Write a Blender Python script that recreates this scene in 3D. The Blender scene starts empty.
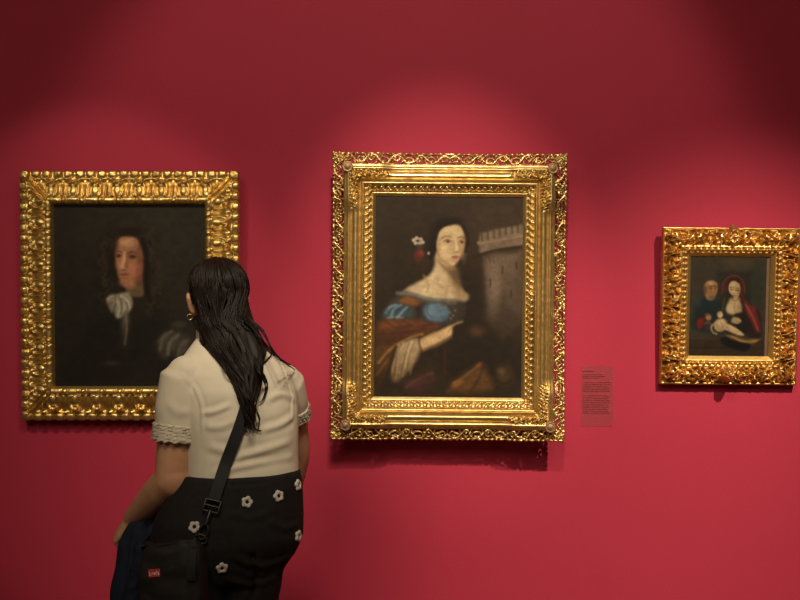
import bpy, bmesh, math, random
import numpy as np
from mathutils import Vector, Matrix, noise
from mathutils.bvhtree import BVHTree

rng = np.random.default_rng(7)
random.seed(7)
SC = bpy.context.scene
COL = SC.collection

# ------------------------------------------------------------------ camera frame
CAM = Vector((0.0, -4.0, 1.5))
F = 1040.0                                     # focal length in pixels of the 800 px wide frame


def P(px, py, Y):
    """world point seen at pixel (px, py) at the depth plane y = Y"""
    k = (Y - CAM.y) / F
    return Vector(((px - 400) * k, Y, CAM.z - (py - 300) * k))


# ------------------------------------------------------------------ materials
def s2l(c):
    c = np.asarray(c, float) / 255.0
    return np.where(c <= 0.04045, c / 12.92, ((c + 0.055) / 1.055) ** 2.4)


class NT:
    def __init__(self, name):
        self.m = bpy.data.materials.new(name)
        self.m.use_nodes = True
        self.t = self.m.node_tree
        self.b = self.t.nodes['Principled BSDF']

    def n(self, typ, **kw):
        nd = self.t.nodes.new(typ)
        for k, v in kw.items():
            if k in nd.inputs:
                nd.inputs[k].default_value = v
            else:
                setattr(nd, k, v)
        return nd

    def l(self, a, b):
        self.t.links.new(a, b)

    def coord(self):
        return self.n('ShaderNodeTexCoord').outputs['Object']

    def noise(self, scale, detail=4, rough=.55, vec=None, stretch=None):
        v = vec or self.coord()
        if stretch:
            mp = self.n('ShaderNodeMapping')
            mp.inputs['Scale'].default_value = stretch
            self.l(v, mp.inputs['Vector'])
            v = mp.outputs['Vector']
        nd = self.n('ShaderNodeTexNoise', Scale=scale, Detail=detail, Roughness=rough)
        self.l(v, nd.inputs['Vector'])
        return nd.outputs['Fac']

    def ramp(self, fac, stops):
        r = self.n('ShaderNodeValToRGB')
        e = r.color_ramp.elements
        while len(e) < len(stops):
            e.new(0.5)
        for el, (p, c) in zip(e, stops):
            el.position = p
            el.color = (*c, 1) if len(c) == 3 else c
        self.l(fac, r.inputs['Fac'])
        return r.outputs['Color']

    def bump(self, fac, strength=.2, dist=.002):
        b = self.n('ShaderNodeBump', Strength=strength, Distance=dist)
        self.l(fac, b.inputs['Height'])
        self.l(b.outputs['Normal'], self.b.inputs['Normal'])

    def set(self, **kw):
        for k, v in kw.items():
            self.b.inputs[k.replace('_', ' ')].default_value = v
        return self


def plain(name, col, rough=.6, metal=0.0, spec=.4, var=.12, scale=60, bump=0.0, bdist=.001):
    m = NT(name).set(Roughness=rough, Metallic=metal)
    m.b.inputs['Specular IOR Level'].default_value = spec
    f = m.noise(scale)
    c = np.array(col, float)
    m.l(m.ramp(f, [(.3, tuple(c * (1 - var))), (.7, tuple(np.minimum(c * (1 + var), 1)))]), m.b.inputs['Base Color'])
    if bump:
        m.bump(m.noise(scale * 6, 3), bump, bdist)
    return m.m


def gold(name, base, bright, bole, rough=.34, metal=.92, wear=(.36, .5)):
    m = NT(name).set(Metallic=metal)
    m.b.inputs['Specular IOR Level'].default_value = .5
    f = m.noise(38, 6, .62)
    g = m.noise(9, 4, .5)
    c1 = m.ramp(f, [(wear[0], bole), (wear[1], base), (.72, bright)])
    c2 = m.ramp(g, [(.3, base), (.7, bright)])
    mx = m.n('ShaderNodeMix', data_type='RGBA')
    mx.inputs['Factor'].default_value = .45
    m.l(c1, mx.inputs['A']); m.l(c2, mx.inputs['B'])
    m.l(mx.outputs['Result'], m.b.inputs['Base Color'])
    r = m.ramp(f, [(.3, (rough + .15,) * 3), (.7, (rough - .06,) * 3)])
    m.l(r, m.b.inputs['Roughness'])
    m.bump(m.noise(420, 3), .12, .001)
    return m.m


def wall_mat():
    m = NT('crimson fabric wall').set(Roughness=.62)
    m.b.inputs['Specular IOR Level'].default_value = .12
    m.b.inputs['Sheen Weight'].default_value = .0
    a = m.noise(330, 2, .5, stretch=(.35, 1, 1.6))
    b = m.noise(330, 2, .5, stretch=(1.6, 1, .35))
    ad = m.n('ShaderNodeMath', operation='ADD')
    m.l(a, ad.inputs[0]); m.l(b, ad.inputs[1])
    ml = m.n('ShaderNodeMath', operation='MULTIPLY'); ml.inputs[1].default_value = .5
    m.l(ad.outputs[0], ml.inputs[0])
    big = m.noise(1.7, 4, .6)
    m1 = m.ramp(ml.outputs[0], [(.34, (.395, .0305, .0575)), (.66, (.485, .0388, .0728))])
    m2 = m.ramp(big, [(.3, (.94, .94, .94)), (.7, (1.0, 1.0, 1.0))])
    mx = m.n('ShaderNodeMix', data_type='RGBA', blend_type='MULTIPLY')
    mx.inputs['Factor'].default_value = 1
    m.l(m1, mx.inputs['A']); m.l(m2, mx.inputs['B'])
    m.l(mx.outputs['Result'], m.b.inputs['Base Color'])
    m.bump(ml.outputs[0], .25, .0015)
    return m.m


M = {}
M['wall'] = wall_mat()
M['plaster'] = plain('pale ceiling plaster', (.55, .52, .48), .9, scale=5)
M['greywall'] = plain('grey gallery wall', (.30, .27, .25), .9, scale=5)
M['floor'] = plain('brown oak floor', (.20, .12, .065), .4, scale=3)
M['gold_leafy'] = gold('old yellow gilding', (.70, .475, .135), (.90, .68, .29), (.42, .21, .07), .35)
M['gold_pale'] = gold('pale worn gilding', (.64, .44, .15), (.82, .62, .28), (.40, .20, .08), .36)
M['gold_red'] = gold('orange gilding', (.64, .37, .095), (.84, .56, .21), (.30, .115, .04), .31)
M['gold_plain'] = gold('matt slip gilding', (.64, .41, .12), (.72, .49, .17), (.5, .26, .08), .42)
M['bronze'] = gold('brown patera gilding', (.34, .20, .09), (.42, .27, .13), (.22, .10, .05), .5, .6)
M['edge'] = plain('dark frame edge', (.12, .07, .04), .6)
M['skin'] = plain('warm skin', (.51, .265, .145), .55, spec=.35, var=.06, scale=30, bump=.08)
M['skin'].node_tree.nodes['Principled BSDF'].inputs['Subsurface Weight'].default_value = .08
M['skin'].node_tree.nodes['Principled BSDF'].inputs['Subsurface Radius'].default_value = (.01, .004, .002)
M['hair'] = plain('dark brown hair', (.010, .0062, .004), .55, spec=.25, var=.45, scale=40)
M['strand'] = plain('brown hair strands', (.0115, .0070, .0045), .48, spec=.2, var=.5, scale=14)
M['blouse'] = plain('cream cotton blouse', (.66, .585, .44), .85, spec=.2, var=.03, scale=25, bump=.15)
M['lace'] = plain('cream lace', (.71, .625, .47), .9, spec=.2, var=.10, scale=180, bump=.6, bdist=.004)
M['denim'] = plain('black denim', (.0115, .0100, .0088), .85, spec=.25, var=.25, scale=90, bump=.3)
M['flower'] = plain('off white applique', (.52, .48, .40), .85, var=.08, bump=.3)
M['flowerhole'] = plain('black flower centre', (.006, .005, .005), .9)
M['nylon'] = plain('black nylon bag cloth', (.0095, .0082, .0068), .68, spec=.4, var=.2, scale=70, bump=.3)
M['strap'] = plain('black webbing strap', (.011, .010, .009), .7, spec=.35, var=.2, scale=200, bump=.5)
M['hard'] = plain('black plastic buckle', (.016, .014, .013), .38, spec=.5)
M['tag'] = plain('red woven tag', (.50, .035, .025), .7)
M['tagtext'] = plain('white tag lettering', (.72, .66, .60), .8)
M['orange'] = plain('orange tab thread', (.42, .09, .02), .8)
M['navy'] = plain('navy jacket cloth', (.010, .0145, .027), .85, spec=.25, var=.2, scale=60, bump=.3)
M['earring'] = plain('gold hoop', (.80, .55, .25), .25, 1.0)
M['sole'] = plain('white rubber', (.6, .57, .52), .6)
M['shoe'] = plain('black canvas shoe', (.02, .018, .017), .8)
M['eye'] = plain('eye white', (.55, .52, .48), .3)
M['brow'] = plain('eyebrow', (.02, .013, .009), .8)
M['lips'] = plain('lips', (.40, .14, .11), .5)

# ------------------------------------------------------------------ object helpers


def link(name, me, mat, parent=None, smooth=True):
    o = bpy.data.objects.new(name, me)
    COL.objects.link(o)
    if mat is not None and not me.materials:
        me.materials.append(mat)
    if smooth and len(me.polygons):
        me.polygons.foreach_set('use_smooth', np.ones(len(me.polygons), bool))
    if parent:
        o.parent = parent
    return o


def tag(o, label=None, cat=None, group=None, kind=None):
    if label: o['label'] = label
    if cat: o['category'] = cat
    if group: o['group'] = group
    if kind: o['kind'] = kind
    return o


def empty(name, loc, rot=(0, 0, 0)):
    o = bpy.data.objects.new(name, None)
    COL.objects.link(o)
    o.location = loc
    o.rotation_euler = rot
    return o


def npmesh(name, V, Q):
    """mesh from an (n,3) array and an (m,4) or (m,3) face array"""
    me = bpy.data.meshes.new(name)
    V = np.ascontiguousarray(V, np.float32)
    Q = np.ascontiguousarray(Q, np.int32)
    k = Q.shape[1]
    me.vertices.add(len(V)); me.vertices.foreach_set('co', V.ravel())
    me.loops.add(Q.size); me.loops.foreach_set('vertex_index', Q.ravel())
    me.polygons.add(len(Q))
    me.polygons.foreach_set('loop_start', np.arange(0, Q.size, k, dtype=np.int32))
    me.update(calc_edges=True)
    me.validate()
    return me


class MB:
    """collects closed shapes into one vertex / polygon list"""

    def __init__(self):
        self.v, self.f = [], []

    def add(self, V, Fs):
        b = len(self.v)
        self.v += [tuple(p) for p in V]
        self.f += [tuple(i + b for i in f) for f in Fs]

    def loft(self, rings, cap=True, closed=False):
        """rings: list of equal-length point lists"""
        n = len(rings[0])
        V = [p for r in rings for p in r]
        Fs = []
        m = len(rings)
        for i in range(m if closed else m - 1):
            j = (i + 1) % m
            for k in range(n):
                k2 = (k + 1) % n
                Fs.append((i * n + k, i * n + k2, j * n + k2, j * n + k))
        if cap and not closed:
            Fs.append(tuple(reversed(range(n))))
            Fs.append(tuple((m - 1) * n + k for k in range(n)))
        self.add(V, Fs)

    def tube(self, pts, rad, n=12, flat=1.0, up=None, round_ends=True):
        pts = [Vector(p) for p in pts]
        if not hasattr(rad, '__len__'):
            rad = [rad] * len(pts)
        rings = []
        prev = None
        N = len(pts)
        for i, p in enumerate(pts):
            d = (pts[min(i + 1, N - 1)] - pts[max(i - 1, 0)]).normalized()
            if prev is None:
                u = Vector(up) if up is not None else (Vector((0, 0, 1)) if abs(d.z) < .9 else Vector((1, 0, 0)))
            else:
                u = prev
            u = (u - d * u.dot(d)).normalized()
            prev = u
            w = d.cross(u)
            if round_ends and i == 0:
                for s, q in ((.95, .3), (.6, .8)):
                    rr = rad[0]
                    rings.append([p - d * rr * s + (u * math.cos(a) * flat + w * math.sin(a)) * rr * q
                                  for a in (2 * math.pi * k / n for k in range(n))])
            rings.append([p + (u * math.cos(a) * flat + w * math.sin(a)) * rad[i]
                          for a in (2 * math.pi * k / n for k in range(n))])
            if round_ends and i == N - 1:
                for s, q in ((.6, .8), (.95, .3)):
                    rr = rad[-1]
                    rings.append([p + d * rr * s + (u * math.cos(a) * flat + w * math.sin(a)) * rr * q
                                  for a in (2 * math.pi * k / n for k in range(n))])
        self.loft(rings)

    def ell(self, c, r, n=20, m=12, rot=None):
        c = Vector(c)
        rings = []
        for i in range(m):
            th = math.pi * (i + .5) / m
            ring = []
            for k in range(n):
                a = 2 * math.pi * k / n
                q = Vector((r[0] * math.sin(th) * math.cos(a), r[1] * math.sin(th) * math.sin(a), r[2] * math.cos(th)))
                if rot is not None: q = rot @ q
                ring.append(c + q)
            rings.append(ring)
        self.loft(rings)

    def box(self, c, h, rot=None, bev=.25):
        """box with chamfered corners: centre, half sizes"""
        bm = bmesh.new()
        bmesh.ops.create_cube(bm, size=2)
        for v in bm.verts:
            v.co = Vector((v.co.x * h[0], v.co.y * h[1], v.co.z * h[2]))
        bmesh.ops.bevel(bm, geom=bm.edges[:], offset=min(h) * bev, segments=3, affect='EDGES', profile=.5)
        idx = {v: i for i, v in enumerate(bm.verts)}
        V = [(rot @ v.co if rot is not None else v.co) + Vector(c) for v in bm.verts]
        self.add(V, [[idx[v] for v in f.verts] for f in bm.faces])
        bm.free()

    def mesh(self, name):
        me = bpy.data.meshes.new(name)
        me.from_pydata(self.v, [], self.f)
        me.update()
        bm = bmesh.new(); bm.from_mesh(me)
        bmesh.ops.recalc_face_normals(bm, faces=bm.faces)
        bm.to_mesh(me); bm.free()
        return me

    def build(self, name, mat, parent=None, smooth=True):
        return link(name, self.mesh(name), mat, parent, smooth)

    def fused(self, name, voxel, smooth=4):
        """one continuous skin over all the collected shapes"""
        o = bpy.data.objects.new(name, self.mesh(name))
        COL.objects.link(o)
        r = o.modifiers.new('r', 'REMESH'); r.mode = 'VOXEL'; r.voxel_size = voxel
        if smooth:
            s = o.modifiers.new('s', 'SMOOTH'); s.factor = .5; s.iterations = smooth
        dg = bpy.context.evaluated_depsgraph_get()
        me = bpy.data.meshes.new_from_object(o.evaluated_get(dg))
        old = o.data
        bpy.data.objects.remove(o); bpy.data.meshes.remove(old)
        me.name = name
        return me


def catmull(pts, n=8, closed=False):
    pts = [np.array(p, float) for p in pts]
    N = len(pts)
    out = []
    rngN = N if closed else N - 1
    for i in range(rngN):
        if closed:
            p0, p1, p2, p3 = pts[(i - 1) % N], pts[i], pts[(i + 1) % N], pts[(i + 2) % N]
        else:
            p0, p1, p2, p3 = pts[max(i - 1, 0)], pts[i], pts[i + 1], pts[min(i + 2, N - 1)]
        for k in range(n):
            t = k / n
            out.append(.5 * (2 * p1 + (p2 - p0) * t + (2 * p0 - 5 * p1 + 4 * p2 - p3) * t * t + (3 * p1 - p0 - 3 * p2 + p3) * t ** 3))
    if not closed:
        out.append(pts[-1])
    return np.array(out)


def sstep(a, b, x):
    t = np.clip((x - a) / (b - a), 0, 1)
    return t * t * (3 - 2 * t)


def vnoise(x, y, seed=0):
    """smooth value noise on arrays"""
    xi = np.floor(x).astype(int); yi = np.floor(y).astype(int)
    fx = x - xi; fy = y - yi
    fx = fx * fx * (3 - 2 * fx); fy = fy * fy * (3 - 2 * fy)
    tab = np.random.default_rng(seed).random((256, 256))
    g = lambda a, b: tab[a % 256, b % 256]
    return (g(xi, yi) * (1 - fx) * (1 - fy) + g(xi + 1, yi) * fx * (1 - fy) + g(xi, yi + 1) * (1 - fx) * fy + g(xi + 1, yi + 1) * fx * fy)


def fbm(x, y, seed=0, o=4):
    s = 0; a = .5; t = 0
    for i in range(o):
        s = s + a * vnoise(x * 2 ** i, y * 2 ** i, seed + i); t += a; a *= .5
    return s / t


# ------------------------------------------------------------------ the room
def slab(name, lo, hi, mat, label, cat):
    b = MB()
    c = [(a + d) / 2 for a, d in zip(lo, hi)]
    h = [(d - a) / 2 for a, d in zip(lo, hi)]
    V = [(c[0] + sx * h[0], c[1] + sy * h[1], c[2] + sz * h[2]) for sx in (-1, 1) for sy in (-1, 1) for sz in (-1, 1)]
    b.add(V, [(0, 1, 3, 2), (4, 6, 7, 5), (0, 4, 5, 1), (2, 3, 7, 6), (0, 2, 6, 4), (1, 5, 7, 3)])
    return tag(b.build(name, mat, smooth=False), label, cat, kind='structure')


XL, XR, YB, ZT = -5.0, 5.0, -7.0, 4.6
slab('wall_front', (XL - .1, 0, 0), (XR + .1, .1, ZT), M['wall'], 'crimson fabric covered gallery wall behind the paintings', 'wall')
slab('wall_back', (XL - .1, YB - .1, 0), (XR + .1, YB, ZT), M['greywall'], 'grey gallery wall opposite the paintings', 'wall')
slab('wall_left', (XL - .1, YB, 0), (XL, 0, ZT), M['greywall'], 'grey end wall of the gallery beside the portrait of a man', 'wall')
slab('wall_right', (XR, YB, 0), (XR + .1, 0, ZT), M['greywall'], 'grey end wall of the gallery beside the small painting', 'wall')
slab('floor', (XL - .1, YB - .1, -.1), (XR + .1, .1, 0), M['floor'], 'brown oak gallery floor', 'floor')
slab('ceiling', (XL - .1, YB - .1, ZT), (XR + .1, .1, ZT + .1), M['plaster'], 'pale gallery ceiling', 'ceiling')
b = MB(); b.box((0, -.012, .06), (XR, .011, .06), bev=.2)
tag(b.build('baseboard_front', M['wall'], smooth=False), 'crimson baseboard along the painting wall', 'baseboard', kind='structure')


# ------------------------------------------------------------------ the painted canvases
class Art:
    def __init__(s, x0, y0, x1, y1, res, bg):
        s.x0, s.y0, s.x1, s.y1 = x0, y0, x1, y1
        s.nx, s.ny = int((x1 - x0) * res) + 1, int((y1 - y0) * res) + 1
        s.X, s.Y = np.meshgrid(np.linspace(x0, x1, s.nx), np.linspace(y0, y1, s.ny))
        s.I = np.ones((s.ny, s.nx, 3)) * np.array(bg, float)
        s.wx = (fbm(s.X / 5, s.Y / 5, 11) - .5); s.wy = (fbm(s.X / 5 + 50, s.Y / 5, 23) - .5)

    def put(s, a, c):
        a = np.clip(a, 0, 1)[..., None]
        s.I = s.I * (1 - a) + np.array(c, float) * a

    def blob(s, cx, cy, rx, ry, c, a=1., soft=.6, rot=0, wob=0):
        ca, sa = math.cos(math.radians(rot)), math.sin(math.radians(rot))
        dx, dy = s.X + wob * s.wx - cx, s.Y + wob * s.wy - cy
        r = np.hypot((dx * ca + dy * sa) / rx, (-dx * sa + dy * ca) / ry)
        s.put(a * (1 - sstep(1 - soft, 1 + soft * .4, r)), c)

    def poly(s, pts, c, a=1., soft=1.2, smooth=True, wob=1.0, c2=None, tex=0):
        q = catmull(pts, 6, True) if smooth else np.array(pts, float)
        X, Y = s.X + wob * s.wx, s.Y + wob * s.wy
        d2 = np.full(X.shape, 1e9); ins = np.zeros(X.shape, bool)
        for i in range(len(q)):
            ax, ay = q[i]; bx, by = q[(i + 1) % len(q)]
            ex, ey = bx - ax, by - ay
            L = ex * ex + ey * ey + 1e-9
            t = np.clip(((X - ax) * ex + (Y - ay) * ey) / L, 0, 1)
            d2 = np.minimum(d2, (X - ax - t * ex) ** 2 + (Y - ay - t * ey) ** 2)
            if abs(ey) > 1e-9:
                ins ^= ((ay > Y) != (by > Y)) & (X < ex * (Y - ay) / ey + ax)
        d = np.sqrt(d2) * np.where(ins, 1, -1)
        soft *= 1.4
        al = a * sstep(-soft * .6, soft, d)
        if c2 is not None:
            t = sstep(q[:, 1].min(), q[:, 1].max(), Y)[..., None]
            col = np.array(c, float) * (1 - t) + np.array(c2, float) * t
            al = np.clip(al, 0, 1)[..., None]
            s.I = s.I * (1 - al) + col * al
        else:
            s.put(al, c)

    def stroke(s, pts, w, c, a=1., soft=.6, w2=None):
        q = catmull(pts, 6)
        w2 = w if w2 is None else w2
        best = np.full(s.X.shape, 1e9)
        n = len(q) - 1
        for i in range(n):
            ax, ay = q[i]; bx, by = q[i + 1]
            ex, ey = bx - ax, by - ay
            t = np.clip(((s.X - ax) * ex + (s.Y - ay) * ey) / (ex * ex + ey * ey + 1e-9), 0, 1)
            d = np.hypot(s.X - ax - t * ex, s.Y - ay - t * ey)
            ww = w + (w2 - w) * (i + t) / n
            best = np.minimum(best, d - ww / 2)
        soft *= 1.25
        s.put(a * (1 - sstep(-soft, soft, best)), c)

    def soften(s, n):
        for _ in range(n):
            p = np.pad(s.I, ((1, 1), (1, 1), (0, 0)), 'edge')
            s.I = (p[:-2, 1:-1] + p[2:, 1:-1] + p[1:-1, :-2] + p[1:-1, 2:] + 2 * s.I) / 6

    def finish(s, amt=.10, weave=.03, blur=5):
        s.soften(blur)
        n = fbm(s.X / 6, s.Y / 4.5, 5, 5) - .5
        n2 = fbm(s.X / 1.1, s.Y / 1.1, 8, 2) - .5
        s.I = np.clip(s.I * (1 + amt * 2 * n + weave * 2 * n2)[..., None], 0, 255)

    def canvas(s, name, kx, ky, Yl, parent, gain, rough=.5):
        """flat painted canvas centred on its parent's origin; kx, ky metres per pixel"""
        cx, cy = (s.x0 + s.x1) / 2, (s.y0 + s.y1) / 2
        V = np.stack([(s.X - cx) * kx, np.full(s.X.shape, Yl), -(s.Y - cy) * ky], -1).reshape(-1, 3)
        i = np.arange(s.ny * s.nx).reshape(s.ny, s.nx)
        Q = np.stack([i[:-1, :-1], i[1:, :-1], i[1:, 1:], i[:-1, 1:]], -1).reshape(-1, 4)
        me = npmesh(name, V, Q)
        at = me.color_attributes.new('paint', 'FLOAT_COLOR', 'POINT')
        c = np.ones((s.ny * s.nx, 4), np.float32)
        c[:, :3] = np.clip(s2l(s.I.reshape(-1, 3)) * gain, 0, .95)
        at.data.foreach_set('color', c.ravel())
        m = NT('oil paint ' + name).set(Roughness=rough)
        m.b.inputs['Specular IOR Level'].default_value = .16
        v = m.n('ShaderNodeVertexColor', layer_name='paint')
        m.l(v.outputs['Color'], m.b.inputs['Base Color'])
        m.bump(m.noise(500, 3), .12, .001)
        return link('canvas', me, m.m, parent, smooth=False)


def face(A, cx, cy, w, h, skin, hi, sh, dark, lip, turn=-1, eye=(.30, .02), tilt=0):
    """shaded features of a painted face; turn -1 looks left, +1 right"""
    T = turn
    ca, sa = math.cos(math.radians(tilt)), math.sin(math.radians(tilt))
    q = lambda u, v: (cx + (u * ca - v * sa) * w, cy + (u * sa + v * ca) * h)
    B = lambda u, v, ru, rv, c, a=1, soft=.7, rot=0: A.blob(*q(u, v), ru * w, rv * h, c, a, soft, rot + tilt)
    B(T * .06, -.30, .30, .18, hi, .75, .8)
    B(T * -.22, .15, .26, .24, hi, .35, .9)
    B(T * .34, .14, .12, .16, hi, .55, .8)
    n = T * .17
    for u in (n - .23, n + .23):
        B(u, -.06, .17, .085, sh, .8, .8)
    A.stroke([q(n - .38, -.12), q(n - .24, -.155), q(n - .09, -.125)], .026 * h, dark, .6, .7)
    A.stroke([q(n + .09, -.125), q(n + .24, -.15), q(n + .36, -.11)], .024 * h, dark, .55, .7)
    for u in (n - .23, n + .21):
        B(u, -.04, .085, .022, dark, .8, .6)
        B(u - .03, -.055, .03, .015, hi, .35, .5)
        A.stroke([q(u - .10, -.045), q(u, -.065), q(u + .10, -.045)], .014 * h, dark, .6, .5)
    A.stroke([q(n, -.12), q(n + T * .05, .05), q(n + T * .08, .16)], .05 * w, hi, .55, .9, .10 * w)
    A.stroke([q(n - T * .06, -.06), q(n - T * .04, .08), q(n - T * .07, .17)], .05 * w, sh, .45, 1.0)
    B(n + T * .01, .205, .13, .03, sh, .8, .6)
    B(n + T * .06, .21, .035, .018, dark, .6, .5)
    B(n + T * .01, .315, .16, .040, lip, .9, .5)
    A.stroke([q(n - .14, .315), q(n, .322), q(n + .14, .312)], .018 * h, dark, .7, .3)
    B(n, .39, .12, .022, sh, .55, .7)
    B(n + T * .01, .45, .13, .05, hi, .4, .8)


# -- portrait of a man
A1 = Art(52, 203, 206, 389, 2.6, (36, 32, 25))
A1.blob(150, 225, 75, 70, (50, 45, 34), .75, 1)
A1.blob(80, 330, 60, 80, (29, 26, 20), .7, 1)
A1.blob(128, 262, 34, 48, (30, 24, 18), .9, .7, wob=6)
A1.blob(136, 262, 24, 46, (42, 34, 25), .7, .8, wob=8)
for i in range(120):                                    # long curled wig
    sx = random.choice((-1, 1, 1)); t = random.random()
    x = 131 + sx * (14 + 11 * math.sin(t * 2.6)) + random.uniform(-6, 6)
    y = 219 + t * 88
    A1.stroke([(x, y), (x + sx * random.uniform(1, 4), y + 4), (x - sx * random.uniform(0, 3), y + 9), (x + sx, y + 13)], 1.5,
              random.choice([(66, 53, 38), (56, 45, 32), (48, 38, 27), (26, 21, 16)]), .45, 1)
A1.blob(131, 227, 18, 8, (50, 41, 30), .7, .9, wob=4)
A1.poly([(92, 322), (107, 312), (130, 318), (158, 308), (176, 325), (196, 360), (204, 392), (60, 392), (72, 350)], (27, 24, 19), .9, 9)
A1.poly([(128, 282), (143, 276), (145, 290), (142, 297), (130, 296), (126, 290)], (104, 84, 60), .9, 2)
A1.poly([(116, 247), (119, 239), (127, 235), (137, 237), (143, 248), (144.5, 262), (143, 276), (138, 285), (130, 289.5), (122.5, 285), (118, 275), (115.5, 262)], (152, 104, 74), 1, 2)
A1.blob(141, 262, 5, 24, (112, 70, 48), .75, .8)
A1.blob(138, 271, 7, 8, (160, 92, 68), .6, .9)
A1.blob(129, 243, 10, 6, (194, 150, 114), .75, .9)
A1.blob(122, 262, 4, 16, (178, 130, 98), .6, .9)
A1.blob(134, 268, 6, 7, (170, 104, 80), .6, .9)
A1.blob(124, 283, 6, 4, (166, 110, 84), .6, .9)
for x, y, w_ in ((119.2, 255.5, 3.2), (133, 256.5, 4.6)):
    A1.blob(x, y, w_ * 1.2, 3, (104, 68, 48), .8, .8)
    A1.stroke([(x - w_, y - 3.4), (x, y - 4.6), (x + w_, y - 3.2)], 1.3, (66, 44, 32), .7, .7)
    A1.blob(x, y + .4, w_ * .62, 1.3, (44, 30, 24), .85, .6)
    A1.stroke([(x - w_ * .8, y - .5), (x, y - 1.3), (x + w_ * .8, y - .2)], .7, (50, 34, 26), .7, .5)
    A1.blob(x - 1.2, y - .2, .6, .5, (190, 160, 132), .5, .5)
A1.stroke([(125.5, 252), (124.6, 260), (122.6, 266.5)], 1.8, (204, 158, 122), .7, .9, 3.4)
A1.stroke([(127.5, 254), (128, 262), (127.2, 268)], 1.5, (122, 78, 56), .7, 1)
A1.blob(124.5, 270, 3.4, 1.0, (98, 60, 44), .8, .7)
A1.blob(124.8, 274.4, 4.8, 1.5, (140, 72, 60), .85, .6)
A1.stroke([(120.4, 274.2), (125, 274.5), (129.4, 274)], .6, (86, 44, 38), .7, .5)
A1.blob(124.6, 278, 4, 1, (118, 76, 56), .6, .8)
A1.blob(139, 280, 6, 8, (96, 60, 42), .6, .9, 30)
A1.blob(116.6, 244, 4, 9, (58, 42, 30), .6, .9)
A1.blob(132, 232, 15, 5, (32, 25, 18), .9, .6, wob=3)
A1.stroke([(143, 240), (147, 258), (146, 280), (150, 300)], 5, (26, 21, 16), .9, 2)
A1.poly([(106, 300), (109, 295), (115, 293), (119, 298), (118, 307), (113, 313), (109, 308)], (128, 118, 99), .95, 2)
A1.poly([(115, 296), (121, 292.5), (129, 292), (133.5, 301), (132, 309), (125, 315), (118, 319), (114.5, 313)], (144, 134, 114), .95, 2)
for q_, c_, w_ in (([(121, 296), (127, 299), (130, 307)], (188, 178, 156), 2.4), ([(117, 301), (120, 308), (118, 316)], (182, 172, 150), 2.2), ([(108, 299), (113, 296), (117, 299)], (176, 166, 145), 1.8),
                   ([(124, 304), (124, 310), (121, 316)], (176, 166, 144), 1.6), ([(115.5, 296), (116, 304), (113, 312)], (70, 63, 50), 1.5), ([(121, 299), (122.5, 307), (121, 314)], (84, 76, 61), 1.4),
                   ([(127, 302), (128, 308), (125, 313)], (88, 80, 64), 1.3), ([(110, 304), (113, 302)], (80, 72, 58), 1.4), ([(119, 294.5), (120, 298)], (92, 84, 68), 1.2)):
    A1.stroke(q_, w_, c_, .75, .9)
A1.poly([(122, 313), (129, 311), (130, 325), (128, 345), (122, 347), (121, 330)], (96, 88, 74), .8, 3, c2=(46, 41, 33))
A1.stroke([(126, 314), (127, 328), (125, 344)], 1.4, (124, 114, 96), .6, .8)
A1.poly([(156, 346), (160, 336), (168, 329), (180, 331), (190, 338), (190, 352), (182, 360), (172, 355), (166, 359), (159, 354)], (70, 64, 54), .85, 6)
for q_, c_, w_ in (([(160, 350), (163, 338), (172, 331)], (108, 100, 86), 2.5), ([(168, 354), (170, 343), (178, 335)], (118, 110, 95), 3), ([(178, 356), (181, 346), (188, 340)], (96, 89, 76), 2.5),
                   ([(164, 353), (166, 343), (171, 336)], (48, 43, 36), 1.6), ([(174, 357), (176, 347), (182, 338)], (46, 41, 34), 1.8), ([(158, 341), (166, 333)], (92, 84, 71), 1.6)):
    A1.stroke(q_, w_, c_, .6, 1.6)
A1.blob(178, 324, 9, 4, (74, 66, 54), .6, .9)
A1.blob(112, 363, 10, 3, (58, 52, 43), .6, 1)
A1.finish(.16, .05)

# -- portrait of a woman before a tower
A2 = Art(373, 195, 526, 399, 2.6, (51, 41, 29))
A2.blob(505, 225, 55, 45, (70, 54, 40), .8, 1)
A2.blob(395, 330, 50, 100, (40, 32, 25), .7, 1)
A2.blob(490, 370, 60, 45, (34, 28, 22), .85, .9)
A2.blob(455, 305, 40, 55, (40, 32, 26), .7, .9)
A2.poly([(483, 256), (524, 250), (526, 320), (505, 340), (486, 322)], (114, 95, 77), .9, 4, False, c2=(58, 47, 37))
A2.blob(495, 285, 8, 34, (142, 121, 99), .55, .9)
A2.blob(520, 285, 7, 40, (77, 63, 50), .7, .9)
A2.poly([(478, 242), (490, 236), (526, 231), (526, 246), (500, 250), (480, 255)], (121, 101, 80), .95, 2, False)
A2.stroke([(478, 243), (495, 238), (526, 233)], 1.6, (161, 138, 111), .8, .6)
A2.stroke([(479, 255), (498, 250), (526, 246)], 2.4, (44, 36, 29), .85, .9)
A2.poly([(478, 245), (480, 233), (500, 228), (526, 223), (526, 238), (502, 243), (482, 248)], (120, 100, 80), .9, 2, False)
for i in range(8):
    x = 482 + i * 6; y = 233 - i * 1.5
    A2.stroke([(x, y), (x + .4, y + 8)], 1.3, (64, 53, 42), .75, .6)
    A2.stroke([(x + 2.4, y + 1), (x + 2.6, y + 7)], 1.6, (140, 119, 96), .5, .8)
A2.stroke([(479, 244), (500, 240), (526, 235)], 1.8, (146, 124, 100), .7, .8)
for x, y in ((503, 266), (517, 262), (491, 280), (512, 290)):
    A2.stroke([(x, y), (x, y + 7)], 1.4, (51, 42, 33), .85, .6)
for x in range(486, 526, 4):
    A2.stroke([(x, 257), (x + .6, 263)], 1.5, (81, 67, 53), .6, .7)
A2.blob(447, 236, 21, 21, (38, 30, 22), .9, .6, wob=4)
A2.blob(433, 248, 9, 13, (37, 29, 22), .85, .8, wob=4)
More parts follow.
